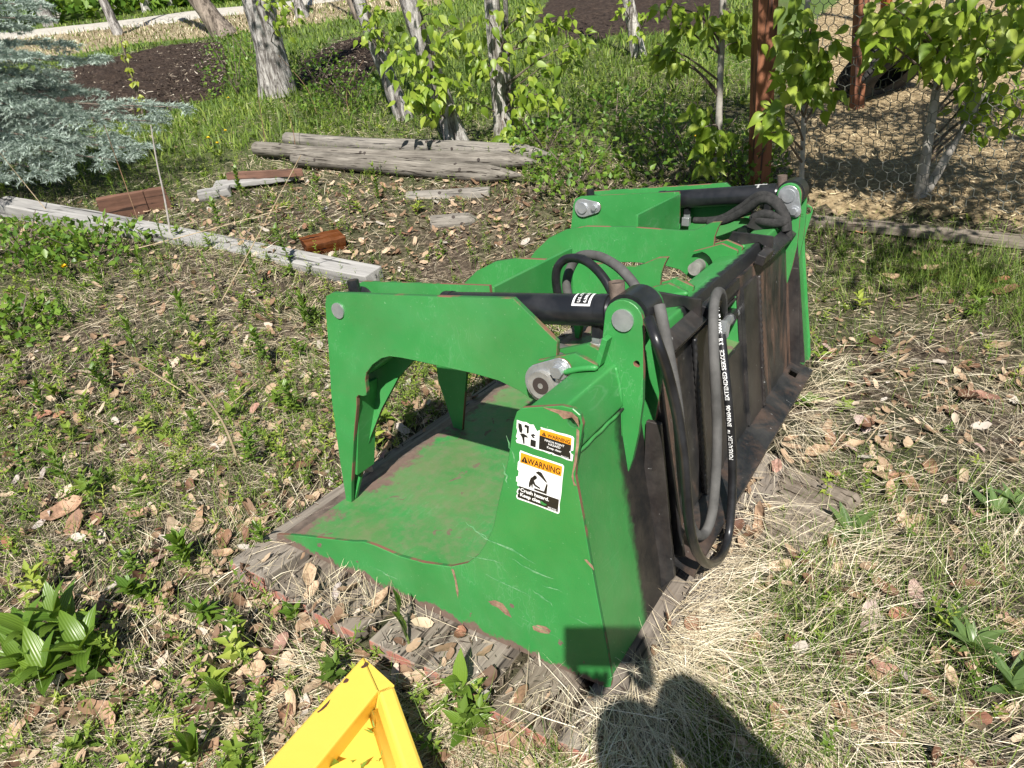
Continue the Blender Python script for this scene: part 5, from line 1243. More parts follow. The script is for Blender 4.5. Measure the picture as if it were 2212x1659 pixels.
# --- dry straw
def straw():
    x, y = scatter(210000, 0.45, 8.0, -52, 52, 0.26)
    z = terrain(x, y); f = fbm(x, y, 2.6, 1); dry = inside(Z_DRY, x, y); lit = inside(Z_LITTER, x, y); deck_ = on_deck(x, y)
    pr = np.where(dry, 0.08 + 0.62 * f * fbm(x, y, 8, 3), np.clip((f - 0.15) * 1.5, 0.24, 1.0) * 0.85); pr = np.where(lit, 0.30, pr)
    pr = np.where(deck_, np.clip(fbm(x, y, 7, 5) - 0.36, 0, 1) * 1.6, pr)
    q = to_b(x, y, z); pr = np.where(deck_ & (q[:, 1] > 0.75), pr * 0.25, pr)
    pr = np.where(np.hypot(x, y) > 4.5, pr * 0.45, pr)
    k = (rng.random(len(x)) < pr) & ~under_bucket(x, y) & soilfree(x, y); x, y, z, dry, deck_ = x[k], y[k], z[k], dry[k], deck_[k]
    n = len(x); r = np.hypot(x, y)
    fl = fbm(x, y, 1.3, 9) * 9 + rng.normal(0, 0.60, n); yaw = np.where(rng.random(n) < 0.16, rng.random(n) * 6.283, fl)
    L = np.where(dry, 0.055 + 0.13 * rng.random(n) ** 1.5, 0.04 + 0.10 * rng.random(n) ** 1.6); W = 0.0007 + 0.0011 * rng.random(n) ** 1.5 + 0.0004 * np.clip(r - 2, 0, 5)
    el = np.abs(rng.normal(0.10, 0.22, n)); z = z + rng.random(n) ** 2 * np.where(dry, 0.028, 0.012) + np.where(deck_, 0.045, 0.0) + 0.003
    V, F, m = strips(x, y, z, yaw, el, L, W, el * 1.3 + rng.normal(0.05, 0.35, n), 3, rng.normal(0, 0.5, n))
    rn = np.clip(rng.normal(0.55, 0.24, n) + np.where(dry, 0.08, -0.08), 0, 1)
    stuff('dry_grass', V, F, m_straw, np.tile(rn, m), 'matted pale dry grass lying over the ground', 'dry grass')
straw()
# --- green grass
def grass():
    xs, ys, Ls = [], [], []
    x, y = scatter(120000, 0.5, 9.5, -52, 52, 0.30); zg = np.array(Z_GRASS); nx_ = 26000; gx_ = zg[:, 0].min() + rng.random(nx_) * (zg[:, 0].max() - zg[:, 0].min()); gy_ = zg[:, 1].min() + rng.random(nx_) * (zg[:, 1].max() - zg[:, 1].min()); kk_ = inside(Z_GRASS, gx_, gy_); x = np.concatenate([x, gx_[kk_]]); y = np.concatenate([y, gy_[kk_]]); f = fbm(x, y, 3.4, 21); g_ = inside(Z_GRASS, x, y); dry = inside(Z_DRY, x, y); md = inside(Z_MEADOW, x, y); lit = inside(Z_LITTER, x, y)
    pr = np.clip((f - 0.12) * 1.4, 0.16, 1.0) * 0.85; pr = np.where(dry, np.clip((fbm(x, y, 5, 8) - 0.42) * 2.4, 0.08, 0.85), pr); pr = np.where(g_, np.clip((fbm(x, y, 2.6, 71) - 0.22) * 1.5, 0.05, 0.8) * np.clip(dist_edge(Z_GRASS, x, y) / 0.28, 0.12, 1), pr); pr = np.where(md, 0.25 + 0.4 * f, pr); pr = np.where(lit, pr * 0.4, pr)
    k = (rng.random(len(x)) < pr) & ~on_deck(x, y) & soilfree(x, y); x, y, g_, md = x[k], y[k], g_[k], md[k]; n = len(x); r = np.hypot(x, y)
    yaw = rng.random(n) * 6.283; L = np.where(g_, 0.04 + 0.14 * rng.random(n) ** 1.3, 0.035 + 0.085 * rng.random(n) ** 1.3); el = np.clip(rng.normal(1.05, 0.32, n), 0.2, 1.55)
    W = 0.0011 + 0.0013 * rng.random(n) + 0.0006 * np.clip(r - 2, 0, 5)
    V, F, m = strips(x, y, terrain(x, y) - 0.003, yaw, el, L, W, np.abs(rng.normal(0.9, 0.5, n)), 3)
    stuff('green_grass', V, F, m_grass, np.tile(np.clip(rng.normal(0.5, 0.25, n), 0, 1), m), 'short green grass growing between the weeds', 'grass')
grass()
# --- small leafy weeds: upright stems with pairs of leaves
def weeds():
    x, y = scatter(22000, 0.7, 11.0, -52, 50, 0.42); f = fbm(x, y, 1.7, 33); f2 = fbm(x, y, 6, 34); dry = inside(Z_DRY, x, y); md = inside(Z_MEADOW, x, y); g_ = inside(Z_GRASS, x, y); lit = inside(Z_LITTER, x, y)
    az = np.degrees(np.arctan2(x, y)); r = np.hypot(x, y)
    pr = np.where(az < 8, 0.26 + 0.95 * f * f2, 0.14); pr = np.where((az < 5) & (r < 1.9), 0.12 + 0.25 * f2, pr); pr = np.where(dry, 0.035, pr); pr = np.where(g_, 0.14, pr); pr = np.where(md, 0.75, pr); pr = np.where(lit, 0.25, pr)
    k = (rng.random(len(x)) < pr) & ~on_deck(x, y) & soilfree(x, y); x, y, md = x[k], y[k], md[k]; n = len(x); h = (0.03 + 0.09 * rng.random(n) ** 1.4) * np.where(md, 1.0, 0.9)
    kind = rng.random(n); lf = 12; base = np.stack([x, y, terrain(x, y)], 1); lean = rng.normal(0, 0.22, (n, 2)); Cs, Ds, Ls, Ws, Rn = [], [], [], [], []
    tone = np.clip(rng.normal(0.5, 0.22, n) + 0.15 * (fbm(x, y, 0.9, 44) - 0.5), 0, 1)
    ph0 = rng.random(n) * 6.283
    for j in range(lf):
        t = 0.15 + 0.85 * (j // 2 + 1) / (lf / 2); a = ph0 + (j % 2) * math.pi + (j // 2) * 1.45 + rng.normal(0, 0.25, n)
        c = base + np.stack([lean[:, 0] * h * t, lean[:, 1] * h * t, h * t], 1); el = rng.normal(0.35 + 0.35 * t, 0.3, n)
        Cs.append(c); Ds.append(np.stack([np.cos(a) * np.cos(el), np.sin(a) * np.cos(el), np.sin(el)], 1)); narrow = kind < 0.6
        l = np.where(narrow, 0.022, 0.019) * (0.7 + 0.7 * rng.random(n)) * (1.15 - 0.5 * t) * (1 + 1.3 * (kind > 0.93)); Ls.append(l); Ws.append(l * np.where(narrow, 0.12, 0.24)); Rn.append(np.clip(tone + rng.normal(0, 0.10, n) + 0.12 * t, 0, 1))
    C = np.concatenate(Cs); D = np.concatenate(Ds); L = np.concatenate(Ls)[:, None]; W = np.concatenate(Ws)[:, None]; rn = np.concatenate(Rn)
    s = np.cross(D, np.array([0, 0, 1.0])); s /= np.linalg.norm(s, axis=1)[:, None] + 1e-9; nn = np.cross(s, D); N = len(C)
    V = np.stack([C, C + D * L * 0.4 + s * W + nn * W * 0.35, C + D * L - nn * L * 0.12, C + D * L * 0.4 - s * W + nn * W * 0.35], 1).reshape(-1, 3); b = np.arange(N) * 4
    F = np.concatenate([np.stack([b, b + 1, b + 2], 1), np.stack([b, b + 2, b + 3], 1)])
    V2, F2, m = strips(x, y, terrain(x, y), np.arctan2(lean[:, 1], lean[:, 0]), np.arctan2(np.ones(n), np.hypot(lean[:, 0], lean[:, 1])), h * 1.02, np.full(n, 0.0022), np.zeros(n), 2)
    rr = np.concatenate([rn, rn, np.tile(tone * 0.7, m)])
    stuff('ground_weeds', np.concatenate([V, V2]), np.concatenate([F, F2 + len(V)]), m_weed, rr, 'low leafy weeds covering the ground left of the bucket', 'weeds')
weeds()
# --- litter: small dead leaves and bits, and the larger leaves one by one
def leaf_shape(seed, m):
    r_ = random.Random(seed); n = 12; V = [(0, 0, 0)]; F = []; cu = r_.uniform(0.1, 1.1); cv = r_.uniform(-0.5, 0.6)
    for i in range(n):
        a = 2 * math.pi * i / n; rr = (0.42 + 0.10 * math.cos(2 * a)) * (1 + 0.25 * max(0, math.cos(a)) ** 6) * r_.uniform(0.86, 1.10)
        x, y = rr * math.cos(a), rr * math.sin(a) * 0.82; V.append((x, y, cu * y * y * 1.6 + cv * x * x + r_.uniform(-0.04, 0.05)))
    mids = []
    for i in range(n):
        o = V[i + 1]; mids.append(len(V)); V.append((o[0] * 0.5, o[1] * 0.5, o[2] * 0.28 + r_.uniform(-0.03, 0.03)))
    for i in range(n):
        j = (i + 1) % n; F += [(0, mids[i], mids[j]), (mids[i], i + 1, j + 1), (mids[i], j + 1, mids[j])]
    V.append((-0.42, 0.012, V[1 + n // 2][2])); V.append((-0.42, -0.012, V[1 + n // 2][2])); V.append((-0.78, 0.0, V[1 + n // 2][2] + 0.06)); F.append((len(V) - 3, len(V) - 2, len(V) - 1))
    return V, F
def litter():
    shapes = [leaf_shape(s, None) for s in range(6)]
    x, y = scatter(26000, 0.5, 7.0, -52, 52, 0.34); f = fbm(x, y, 2.2, 55); dry = inside(Z_DRY, x, y); lit = inside(Z_LITTER, x, y); g_ = inside(Z_GRASS, x, y); az = np.degrees(np.arctan2(x, y)); r = np.hypot(x, y); md = inside(Z_MEADOW, x, y)
    pr = 0.12 + 0.5 * f; pr = np.where(dry, 0.10 + 0.35 * (f > 0.55), pr); pr = np.where(lit, 0.95, pr); pr = np.where(g_, 0.16, pr); pr = np.where((az < 3) & (r < 1.7), 0.5, pr); pr = np.where(md, 0.06, pr)
    dk0 = on_deck(x, y); pr = np.where(dk0, 0.10, pr); k = (rng.random(len(x)) < pr) & ~under_bucket(x, y) & soilfree(x, y); x, y, dk0 = x[k], y[k], dk0[k]; n = len(x); sid = rng.integers(0, 6, n); Vs, Fs, Rs = [], [], []; off = 0
    yaw = rng.random(n) * 6.283; pi_, ro = rng.normal(0, 0.42, n), rng.normal(0, 0.42, n); sz = 0.012 + 0.036 * rng.random(n) ** 2.0; zz = terrain(x, y) + 0.004 + 0.012 * rng.random(n) + np.where(dk0, 0.040, 0); tone = np.clip(rng.normal(0.5, 0.27, n), 0, 1)
    for s in range(6):
        ix = np.where(sid == s)[0]; v = np.array(shapes[s][0]); f_ = np.array(shapes[s][1]); c, s_ = np.cos(yaw[ix]), np.sin(yaw[ix]); p = v[None] * sz[ix, None, None]; X, Y, Zc = p[..., 0], p[..., 1], p[..., 2]
        Z2 = Zc + X * np.sin(pi_[ix])[:, None] + Y * np.sin(ro[ix])[:, None]; X2 = X * c[:, None] - Y * s_[:, None]; Y2 = X * s_[:, None] + Y * c[:, None]
        P = np.stack([X2 + x[ix, None], Y2 + y[ix, None], Z2 + zz[ix, None]], -1); Vs.append(P.reshape(-1, 3)); Fs.append((f_[None] + (np.arange(len(ix)) * len(v))[:, None, None]).reshape(-1, 3) + off); off += len(ix) * len(v); Rs.append(np.repeat(tone[ix], len(f_)))
    stuff('leaf_litter', np.concatenate(Vs), np.concatenate(Fs), m_dead, np.concatenate(Rs), 'brown dead leaf litter over the ground', 'leaf litter')
    # bits
    x, y = scatter(70000, 0.45, 7.0, -52, 52, 0.25); k = ~under_bucket(x, y) & ~inside(Z_YARD, x, y) & ~(on_deck(x, y) & (rng.random(len(x)) < 0.6)); x, y = x[k], y[k]; n = len(x); dk = on_deck(x, y)
    V, F, m = strips(x, y, terrain(x, y) + 0.003 + 0.008 * rng.random(n) + np.where(dk, 0.043, 0), rng.random(n) * 6.283, rng.normal(0, 0.25, n), 0.006 + 0.030 * rng.random(n) ** 2.2, 0.0018 + 0.0045 * rng.random(n) ** 2, rng.normal(0, 0.5, n), 2, rng.normal(0, 0.5, n))
    stuff('bark_crumbs', V, F, m_bits, np.tile(rng.random(n) ** 0.9, m), 'fine bark crumbs and broken stems over the soil', 'debris')
    # straw bits in the yard and soil bed clods
    zy = np.array(Z_YARD); x = zy[:, 0].min() + rng.random(90000) * (np.minimum(zy[:, 0].max(), 7) - zy[:, 0].min()); y = 2.6 + rng.random(90000) ** 1.5 * 8.5; k = inside(Z_YARD, x, y); x, y = x[k], y[k]; n = len(x)
    V, F, m = strips(x, y, terrain(x, y) + 0.018 + 0.015 * rng.random(n), rng.random(n) * 6.283, rng.normal(0, 0.25, n), 0.015 + 0.05 * rng.random(n) ** 1.5, 0.003 + 0.008 * rng.random(n) ** 2, rng.normal(0, 0.5, n), 2, rng.normal(0, 0.5, n))
    stuff('straw_chips', V, F, rnd_mat('tan_straw_chips', [(0.0, (0.12, 0.085, 0.045)), (0.5, (0.36, 0.275, 0.155)), (1.0, (0.60, 0.49, 0.31))], 0.7), np.tile(np.clip(rng.normal(0.62, 0.25, n), 0, 1), m), 'pale straw and wood chips strewn in the yard', 'straw')
    x, y = scatter(60000, 4.5, 16, -45, 10, 0.5); k = inside(Z_SOIL, x, y) | inside(Z_SOIL2, x, y); x, y = x[k], y[k]; n = len(x)
    V, F, m = strips(x, y, terrain(x, y) + 0.07 + 0.03 * rng.random(n), rng.random(n) * 6.283, rng.normal(0, 0.3, n), 0.02 + 0.08 * rng.random(n) ** 3, 0.008 + 0.012 * rng.random(n), rng.normal(0, 0.5, n), 2, rng.normal(0, 0.5, n))
    stuff('soil_clods', V, F, m_bits, np.tile(rng.random(n) ** 2.2, m), 'crumbs and chips on the dark soil beds', 'debris')
    # dry clover of the far verge and meadow beyond
    x, y = scatter(50000, 6.0, 24.0, -45, 20, 0.45); k = soilfree(x, y) & ~inside(Z_ROAD, x, y); x, y = x[k], y[k]; n = len(x); vg = inside(Z_VERGE, x, y)
    kk = rng.random(n) < np.where(vg, 0.45, 0.9); x, y = x[kk], y[kk]; n = len(x); r = np.hypot(x, y)
    V, F, m = strips(x, y, terrain(x, y), rng.random(n) * 6.283, rng.normal(1.0, 0.4, n), 0.06 + 0.10 * rng.random(n), 0.004 + 0.0016 * r, np.abs(rng.normal(0.9, 0.5, n)), 2)
    xv, yv = scatter(45000, 12.0, 40.0, -45, 5, 0.5); kv = inside(Z_VERGE, xv, yv); xv, yv = xv[kv], yv[kv]; nv_ = len(xv); Vv_, Fv_, mv_ = strips(xv, yv, terrain(xv, yv) + 0.03, rng.random(nv_) * 6.283, rng.normal(0.7, 0.5, nv_), 0.06 + 0.12 * rng.random(nv_), np.full(nv_, 0.022), np.abs(rng.normal(0.9, 0.5, nv_)), 2)
    stuff('verge_grass', Vv_, Fv_, m_straw, np.tile(np.clip(rng.normal(0.35, 0.25, nv_), 0, 1), mv_), 'dry tan grass on the verge of the gravel road', 'grass')
    stuff('meadow_grass', V, F, m_grass, np.tile(np.clip(rng.normal(0.6, 0.25, n), 0, 1), m), 'green meadow grass farther off beyond the posts', 'grass')
litter()
def dead_leaf_mat():
    m = mat('dry_leaf', (0.3, 0.18, 0.11), 0.6, 0, 0.3); q = NT(m); r = q.objrnd(); v = q.co('Object')
    c = q.ramp(r, [(0.0, (0.12, 0.062, 0.04)), (0.2, (0.24, 0.13, 0.08)), (0.45, (0.42, 0.27, 0.165)), (0.7, (0.55, 0.41, 0.275)), (0.88, (0.36, 0.15, 0.09)), (1.0, (0.44, 0.39, 0.36))])
    c = q.mix(q.math('MULTIPLY', q.step(q.noise(v, 5, 4, 0.7), 0.48, 0.65), 0.6), c, (0.09, 0.045, 0.03)); q.base(c); q.translucent(c, 0.12); return m
M['dryleaf'] = dead_leaf_mat()
def single_leaves():
    ms = []
    for s in range(9):
        V, F = leaf_shape(s + 20, None); me = bpy.data.meshes.new('dry_leaf'); me.from_pydata(V, [], F); me.materials.append(M['dryleaf']); me.polygons.foreach_set('use_smooth', np.ones(len(me.polygons), bool)); me.update(); ms.append(me)
    r_ = random.Random(77); spots = []
    # leaves that can be picked out in the view
    named = [(145, 1115, 62), (160, 1145, 50), (355, 1195, 46), (480, 1165, 52), (270, 1515, 60), (340, 1490, 46), (480, 1450, 70), (560, 1460, 50), (640, 1535, 52), (420, 1545, 58), (1085, 1620, 70), (1135, 1590, 45), (800, 1350, 40), (690, 1310, 34),
             (1415, 1350, 46), (1495, 1395, 50), (1440, 1378, 40), (1825, 1295, 56), (1875, 1340, 58), (1905, 1290, 66), (1945, 1335, 44), (1730, 1225, 50), (1610, 1195, 48), (1640, 1165, 60), (1580, 1180, 44), (1660, 1215, 40), (2090, 870, 60), (2120, 865, 46), (1880, 1455, 44), (1905, 1430, 40),
             (2060, 1650, 56), (1960, 1480, 36), (1840, 970, 46), (1760, 985, 50), (1790, 960, 44), (1960, 1140, 40), (2180, 1010, 40), (2090, 1275, 46), (1700, 1000, 42), (1890, 740, 34), (1840, 840, 32), (2170, 640, 36), (2010, 590, 34), (430, 1150, 40), (215, 1130, 44), (300, 1120, 36), (600, 1500, 42), (720, 1500, 40), (180, 1440, 46), (90, 1250, 40)]
    for (px, py, w) in named: spots.append((px, py, w))
    for _ in range(250):
        t = r_.random()
        if t < 0.52: spots.append((r_.uniform(10, 1150), r_.uniform(880, 1655), None))
        elif t < 0.85: spots.append((r_.uniform(1600, 2205), r_.uniform(480, 1655), None))
        else: spots.append((r_.uniform(500, 1200), r_.uniform(400, 600), None))
    for i, (px, py, w) in enumerate(spots):
        p = at(px, py); dk = bool(on_deck(np.array([p[0]]), np.array([p[1]]))[0])
        if bool(under_bucket(np.array([p[0]]), np.array([p[1]]))[0]): continue
        if w is None and inside(Z_DRY, p[0], p[1]) and r_.random() < 0.15: continue
        d = np.linalg.norm(p - CAM); s = (w * d / FPX * 1.05) if w else r_.uniform(0.030, 0.062)
        o = bpy.data.objects.new('dry_leaf', r_.choice(ms)); link(o); o.location = (p[0], p[1], p[2] + 0.010 + (0.045 if dk else r_.uniform(0.0, 0.014))); o.scale = (s, s, s)
        o.rotation_euler = (r_.gauss(0, 0.45), r_.gauss(0, 0.45), r_.uniform(0, 6.28))
        tag(o, 'brown dead leaf lying on the deck boards' if dk else 'curled brown dead leaf in the dry grass right of the bucket' if px > 1350 else 'curled brown dead leaf in the litter before the lying posts' if py < 640 else 'curled brown dead leaf among the weeds left of the bucket', 'dead leaf', 'fallen leaves on the deck' if dk else 'fallen leaves right of the bucket' if px > 1350 else 'fallen leaves before the posts' if py < 640 else 'fallen leaves left of the bucket')
single_leaves()

# ================================================================ SINGLE PLANTS, STALKS, FLOWERS
def blade_leaf(name, L, W, fold, bend, m, seg=6):
    V, F = [], []; x = z = 0.0; a = 0.0
    for i in range(seg + 1):
        t = i / seg; w = W * (math.sin(math.pi * (0.06 + 0.94 * t) ** 0.75)) if i < seg else 0.0
        V += [(x, -w, z + fold * w), (x, 0, z), (x, w, z + fold * w)]; a += bend / seg; x += L / seg * math.cos(a); z -= L / seg * math.sin(a)
    for i in range(seg):
        q = i * 3; F += [(q, q + 3, q + 4, q + 1), (q + 1, q + 4, q + 5, q + 2)]
    me = bpy.data.meshes.new(name); me.from_pydata(V, [], F); me.materials.append(m); me.polygons.foreach_set('use_smooth', np.ones(len(me.polygons), bool)); me.update(); return me
def vein_mat(name, stops, scale=60):
    m = mat(name, stops[0][1], 0.36, 0, 0.5); q = NT(m); c = q.ramp(q.objrnd(), stops); v = q.co('Object', (1, 1, 1)); w = q.n.new('ShaderNodeTexWave'); w.bands_direction = 'Y'; w.inputs['Scale'].default_value = scale; q.l.new(v, w.inputs[0])
    c = q.mix(q.math('MULTIPLY', w.outputs['Fac'], 0.18), c, (0.05, 0.11, 0.015)); q.base(c); q.bump(w.outputs['Fac'], 0.25, 0.002); q.translucent(q.mix(0.5, c, (0.30, 0.42, 0.03)), 0.33); return m
M['lily'] = vein_mat('broad_lily_leaf', [(0.0, (0.085, 0.17, 0.022)), (1.0, (0.17, 0.27, 0.035))])
M['rosette'] = vein_mat('grey_green_leaf', [(0.0, (0.09, 0.155, 0.05)), (1.0, (0.16, 0.24, 0.08))], 30)
M['stem'] = mat('green_stem', (0.13, 0.18, 0.05), 0.5)
LILY = [blade_leaf('leaf', 0.10, 0.020, f, b, M['lily']) for f, b in ((0.35, 0.5), (0.5, 0.9), (0.25, 0.25), (0.6, 0.15))]
ROS = [blade_leaf('leaf', 0.075, 0.011, f, b, M['rosette']) for f, b in ((0.2, 0.4), (0.35, 0.8), (0.1, 0.1))]
WEEDL = [blade_leaf('leaf', 0.045, 0.011, f, b, M['lily']) for f, b in ((0.2, 0.4), (0.35, 0.8))]
WEEDN = [blade_leaf('leaf', 0.055, 0.0065, f, b, M['lily']) for f, b in ((0.2, 0.4), (0.35, 0.9), (0.1, -0.2))]
def plant(name, px, py, h, n, meshes, label, cat, spread=0.9, size=1.0, seed=1, lean=(0, 0), whorl=True, group=None):
    p = at(px, py); t = empty(name, p); tag(t, label, cat, group); r_ = random.Random(seed); top = Vector((lean[0], lean[1], h))
    if h > 0.015:
        V, F = sweep(smooth_path([(0, 0, -0.01), top * 0.5 + Vector((0.004, 0, 0)), top], 4), 0.0028, 6); mesh_obj('stem', V, F, M['stem'], t, smooth=True)
    ph = r_.uniform(0, 6.28)
    for i in range(n):
        k = (i + 1) / n; c = top * (0.25 + 0.75 * k) if h > 0.015 else Vector((0, 0, 0.004)); a = ph + i * 2.4; el = spread * (1 - 0.55 * k) if whorl else spread
        el = math.pi / 2 - el; d = Vector((math.cos(a) * math.cos(el), math.sin(a) * math.cos(el), math.sin(el)))
        leaf_obj(t, meshes, c, d, Vector((0, 0, 1)) if abs(d.z) < 0.95 else Vector((1, 0, 0)), size * r_.uniform(0.75, 1.15), r_)
    return t
GL = 'broad leaved lily shoots in the foreground'
for k, (px, py, h, n, s, lab) in enumerate(((95, 1420, 0.09, 12, 0.85, 'large leafy lily shoot at the left edge above the pale twig'), (165, 1395, 0.11, 13, 0.9, 'tallest lily shoot in the clump beside the pale twig'), (205, 1440, 0.07, 11, 0.85, 'lily shoot at the right of the clump by the twig'), (120, 1475, 0.05, 8, 0.95, 'lowest lily shoot of the clump at lower left'), (65, 1455, 0.05, 7, 0.9, 'small lily shoot at the far left of the clump'))):
    plant('lily_shoot', px, py, h, n, LILY, lab, 'plant', 1.0, s, 60 + k, group=GL)
plant('lily_shoot', 890, 1420, 0.11, 3, [LILY[3]], 'tall furled lily shoot standing behind the yellow corner', 'plant', 0.3, 0.65, 71, (-0.012, 0.02), group=GL)
plant('lily_shoot', 1005, 1530, 0.08, 5, LILY, 'open lily shoot with two upright leaves right of the yellow corner', 'plant', 0.8, 0.62, 72, group=GL)
plant('lily_shoot', 1010, 1590, 0.03, 5, LILY, 'low lily shoot in the dry grass below the open one', 'plant', 1.2, 0.6, 73, group=GL)
plant('lily_shoot', 510, 1560, 0.08, 6, [LILY[3], LILY[2]], 'folded lily shoot left of the yellow corner', 'plant', 0.5, 0.6, 74, group=GL)
plant('lily_shoot', 430, 1655, 0.05, 6, [LILY[3], LILY[2]], 'folded lily shoot at the bottom edge', 'plant', 0.55, 0.6, 75, group=GL)
plant('lily_shoot', 640, 1345, 0.03, 6, WEEDL, 'small dull shoot beside the red board ends', 'plant', 0.7, 1.0, 76, group=GL)
GR = 'grey green rosettes in the dry grass'
plant('rosette_weed', 2095, 1415, 0.03, 18, ROS, 'large star shaped rosette weed in dry grass at lower right', 'weed', 1.2, 0.9, 81, group=GR)
plant('rosette_weed', 2185, 1500, 0.02, 7, ROS, 'rosette weed with long leaves at the right edge', 'weed', 1.1, 1.15, 82, group=GR)
plant('rosette_weed', 2050, 1355, 0.02, 6, ROS, 'small upright weed above the star shaped rosette', 'weed', 0.6, 0.8, 83, group=GR)
plant('rosette_weed', 1835, 1150, 0.01, 9, ROS, 'flat dandelion rosette amid dead leaves behind the lower lip', 'weed', 1.35, 1.1, 84, group=GR)
plant('rosette_weed', 2150, 1110, 0.01, 9, ROS, 'flat dandelion rosette near the right edge', 'weed', 1.35, 1.2, 85, group=GR)
plant('rosette_weed', 1745, 880, 0.01, 8, LILY, 'broad leaved plantain beside the end of the lower lip', 'weed', 1.2, 0.7, 86, group=GR)
plant('rosette_weed', 2190, 1100, 0.02, 8, ROS, 'dandelion rosette right at the picture edge', 'weed', 1.2, 1.0, 87, group=GR)
GW = 'leafy weeds among the litter'
r_ = random.Random(9)
wl_spots = [(250, 845, 0.12), (300, 770, 0.16), (370, 560, 0.22), (330, 620, 0.18), (480, 520, 0.20), (520, 430, 0.18), (150, 1060, 0.12), (420, 720, 0.18), (560, 620, 0.2), (640, 580, 0.22), (470, 640, 0.2), (255, 420, 0.22), (180, 410, 0.2), (690, 470, 0.2), (600, 480, 0.16), (760, 470, 0.16), (820, 440, 0.14), (430, 950, 0.10), (560, 1010, 0.12), (640, 900, 0.14), (590, 790, 0.16), (90, 900, 0.12), (60, 1040, 0.1), (420, 1230, 0.08), (300, 1250, 0.08), (340, 1290, 0.07), (560, 1210, 0.08), (480, 1330, 0.06), (660, 720, 0.15), (380, 860, 0.13), (150, 700, 0.16), (90, 620, 0.16), (220, 640, 0.14)]
ORD = ['first', 'second', 'third', 'fourth', 'fifth', 'sixth', 'seventh', 'eighth', 'ninth', 'tenth', 'eleventh', 'twelfth', 'thirteenth', 'fourteenth', 'fifteenth', 'sixteenth', 'seventeenth', 'eighteenth', 'nineteenth', 'twentieth'] + ['twenty-' + w for w in ('first', 'second', 'third', 'fourth', 'fifth', 'sixth', 'seventh', 'eighth', 'ninth')] + ['thirtieth', 'thirty-first', 'thirty-second', 'thirty-third']
wl_spots.sort()
for k, (px, py, h) in enumerate(wl_spots):
    plant('leafy_weed', px + r_.uniform(-8, 8), py + r_.uniform(-5, 5), h, r_.randint(16, 28), r_.choice([WEEDL, WEEDN, WEEDN]), ('tall' if h > 0.15 else 'short') + ' leafy weed, ' + ORD[k] + ' from the left of those left of the bucket', 'weed', r_.uniform(0.6, 1.4), r_.uniform(0.55, 1.0), 100 + k, (r_.uniform(-0.03, 0.03), r_.uniform(-0.03, 0.03)), group=GW)
M['stalk'] = simple('dry_stalk', (0.30, 0.22, 0.13), (0.52, 0.42, 0.28), 20, 0.7)
M['stalkdark'] = simple('brown_dead_stem', (0.16, 0.085, 0.045), (0.36, 0.23, 0.14), 18, 0.75)
M['greystick'] = simple('grey_bare_stick', (0.30, 0.27, 0.25), (0.50, 0.46, 0.43), 18, 0.8)
def stalk(name, pts, r, m, label, cat='dry stalk', group='dry stalks', ground=True):
    P = []
    for (px, py, lift) in pts: 
        if lift is None: P.append(at(px, py, 0.01))
        else: P.append(at_y(px, py, lift))
    b = Vector(P[0]); t = empty(name, b); tag(t, label, cat, group)
    pth = smooth_path([Vector(p) - b for p in P], 6); V, F = sweep(pth, list(np.linspace(r, r * 0.55, len(pth))), 6); mesh_obj('stem', V, F, m, t, smooth=True); return t
yb_ = at(372, 520)[1]; stalk('bare_stick', [(372, 522, None), (356, 430, yb_), (338, 345, yb_), (326, 270, yb_)], 0.0055, M['greystick'], 'bare grey stick standing up beside the silver timber', 'stick', None)
stalk('pale_twig', [(20, 1268, None), (160, 1290, None), (330, 1325, None), (480, 1375, None), (600, 1425, None), (700, 1468, None)], 0.0042, M['stalk'], 'long pale twig lying across the leaves left of the yellow corner', 'twig', None)
stalk('brown_twig', [(520, 1150, None), (600, 1195, None), (690, 1265, None), (780, 1340, None), (870, 1415, None)], 0.0048, M['stalkdark'], 'brown twig leaning over the red board ends', 'twig', None)
stalk('brown_twig', [(1035, 1575, None), (1110, 1605, None), (1200, 1650, None)], 0.0045, M['stalkdark'], 'brown twig in the dry grass right of the yellow corner', 'twig', None)
def up(px, py, tx, ty, label, m, r=0.0022, bend=0.0, mid=None):
    D = at(px, py)[1]; mx, my = mid or ((px + tx) / 2 + bend, (py + ty) / 2); stalk('dry_stalk', [(px, py, None), (mx, my, D), (tx, ty, D - 0.05)], r, m, label)
up(480, 655, 650, 335, 'long straw stalk leaning right across the silver timber', M['stalk'], 0.003)
up(690, 270, 600, 118, 'arched brown stalk before the thick poplar', M['stalkdark'], 0.003, 20)
up(758, 265, 785, 130, 'hooked dry stalk left of the leaning trunks', M['stalkdark'], 0.003, -22)
up(180, 570, 600, 455, 'low slanting straw stalk over the timber end', M['stalk'], 0.003)
up(575, 320, 555, 190, 'upright brown stalk above the left post ends', M['stalkdark'], 0.003)
up(640, 330, 610, 215, 'upright stalk with a bent head by the posts', M['stalkdark'], 0.003, 6)
up(300, 480, 225, 270, 'dry stem rising in front of the spruce boughs', M['stalkdark'], 0.003)
up(120, 480, 0, 330, 'pale dry stem leaning out of the left edge', M['stalk'], 0.003)
up(430, 870, 230, 740, 'broken straw stem leaning left above the weeds', M['stalk'], 0.003)
up(520, 1010, 395, 800, 'bundle of pale bent straw left of the tine', M['stalk'], 0.0045, 20)
up(470, 900, 560, 820, 'short pale straw stem left of the green arm', M['stalk'], 0.003)
up(690, 330, 560, 400, 'thin dry stem lying over the grey post', M['stalk'], 0.0025)
up(1870, 960, 1960, 840, 'straw stem leaning over the grass behind the lip', M['stalk'], 0.002)
M['flower'] = mat('dandelion_yellow', (0.85, 0.58, 0.01), 0.6)
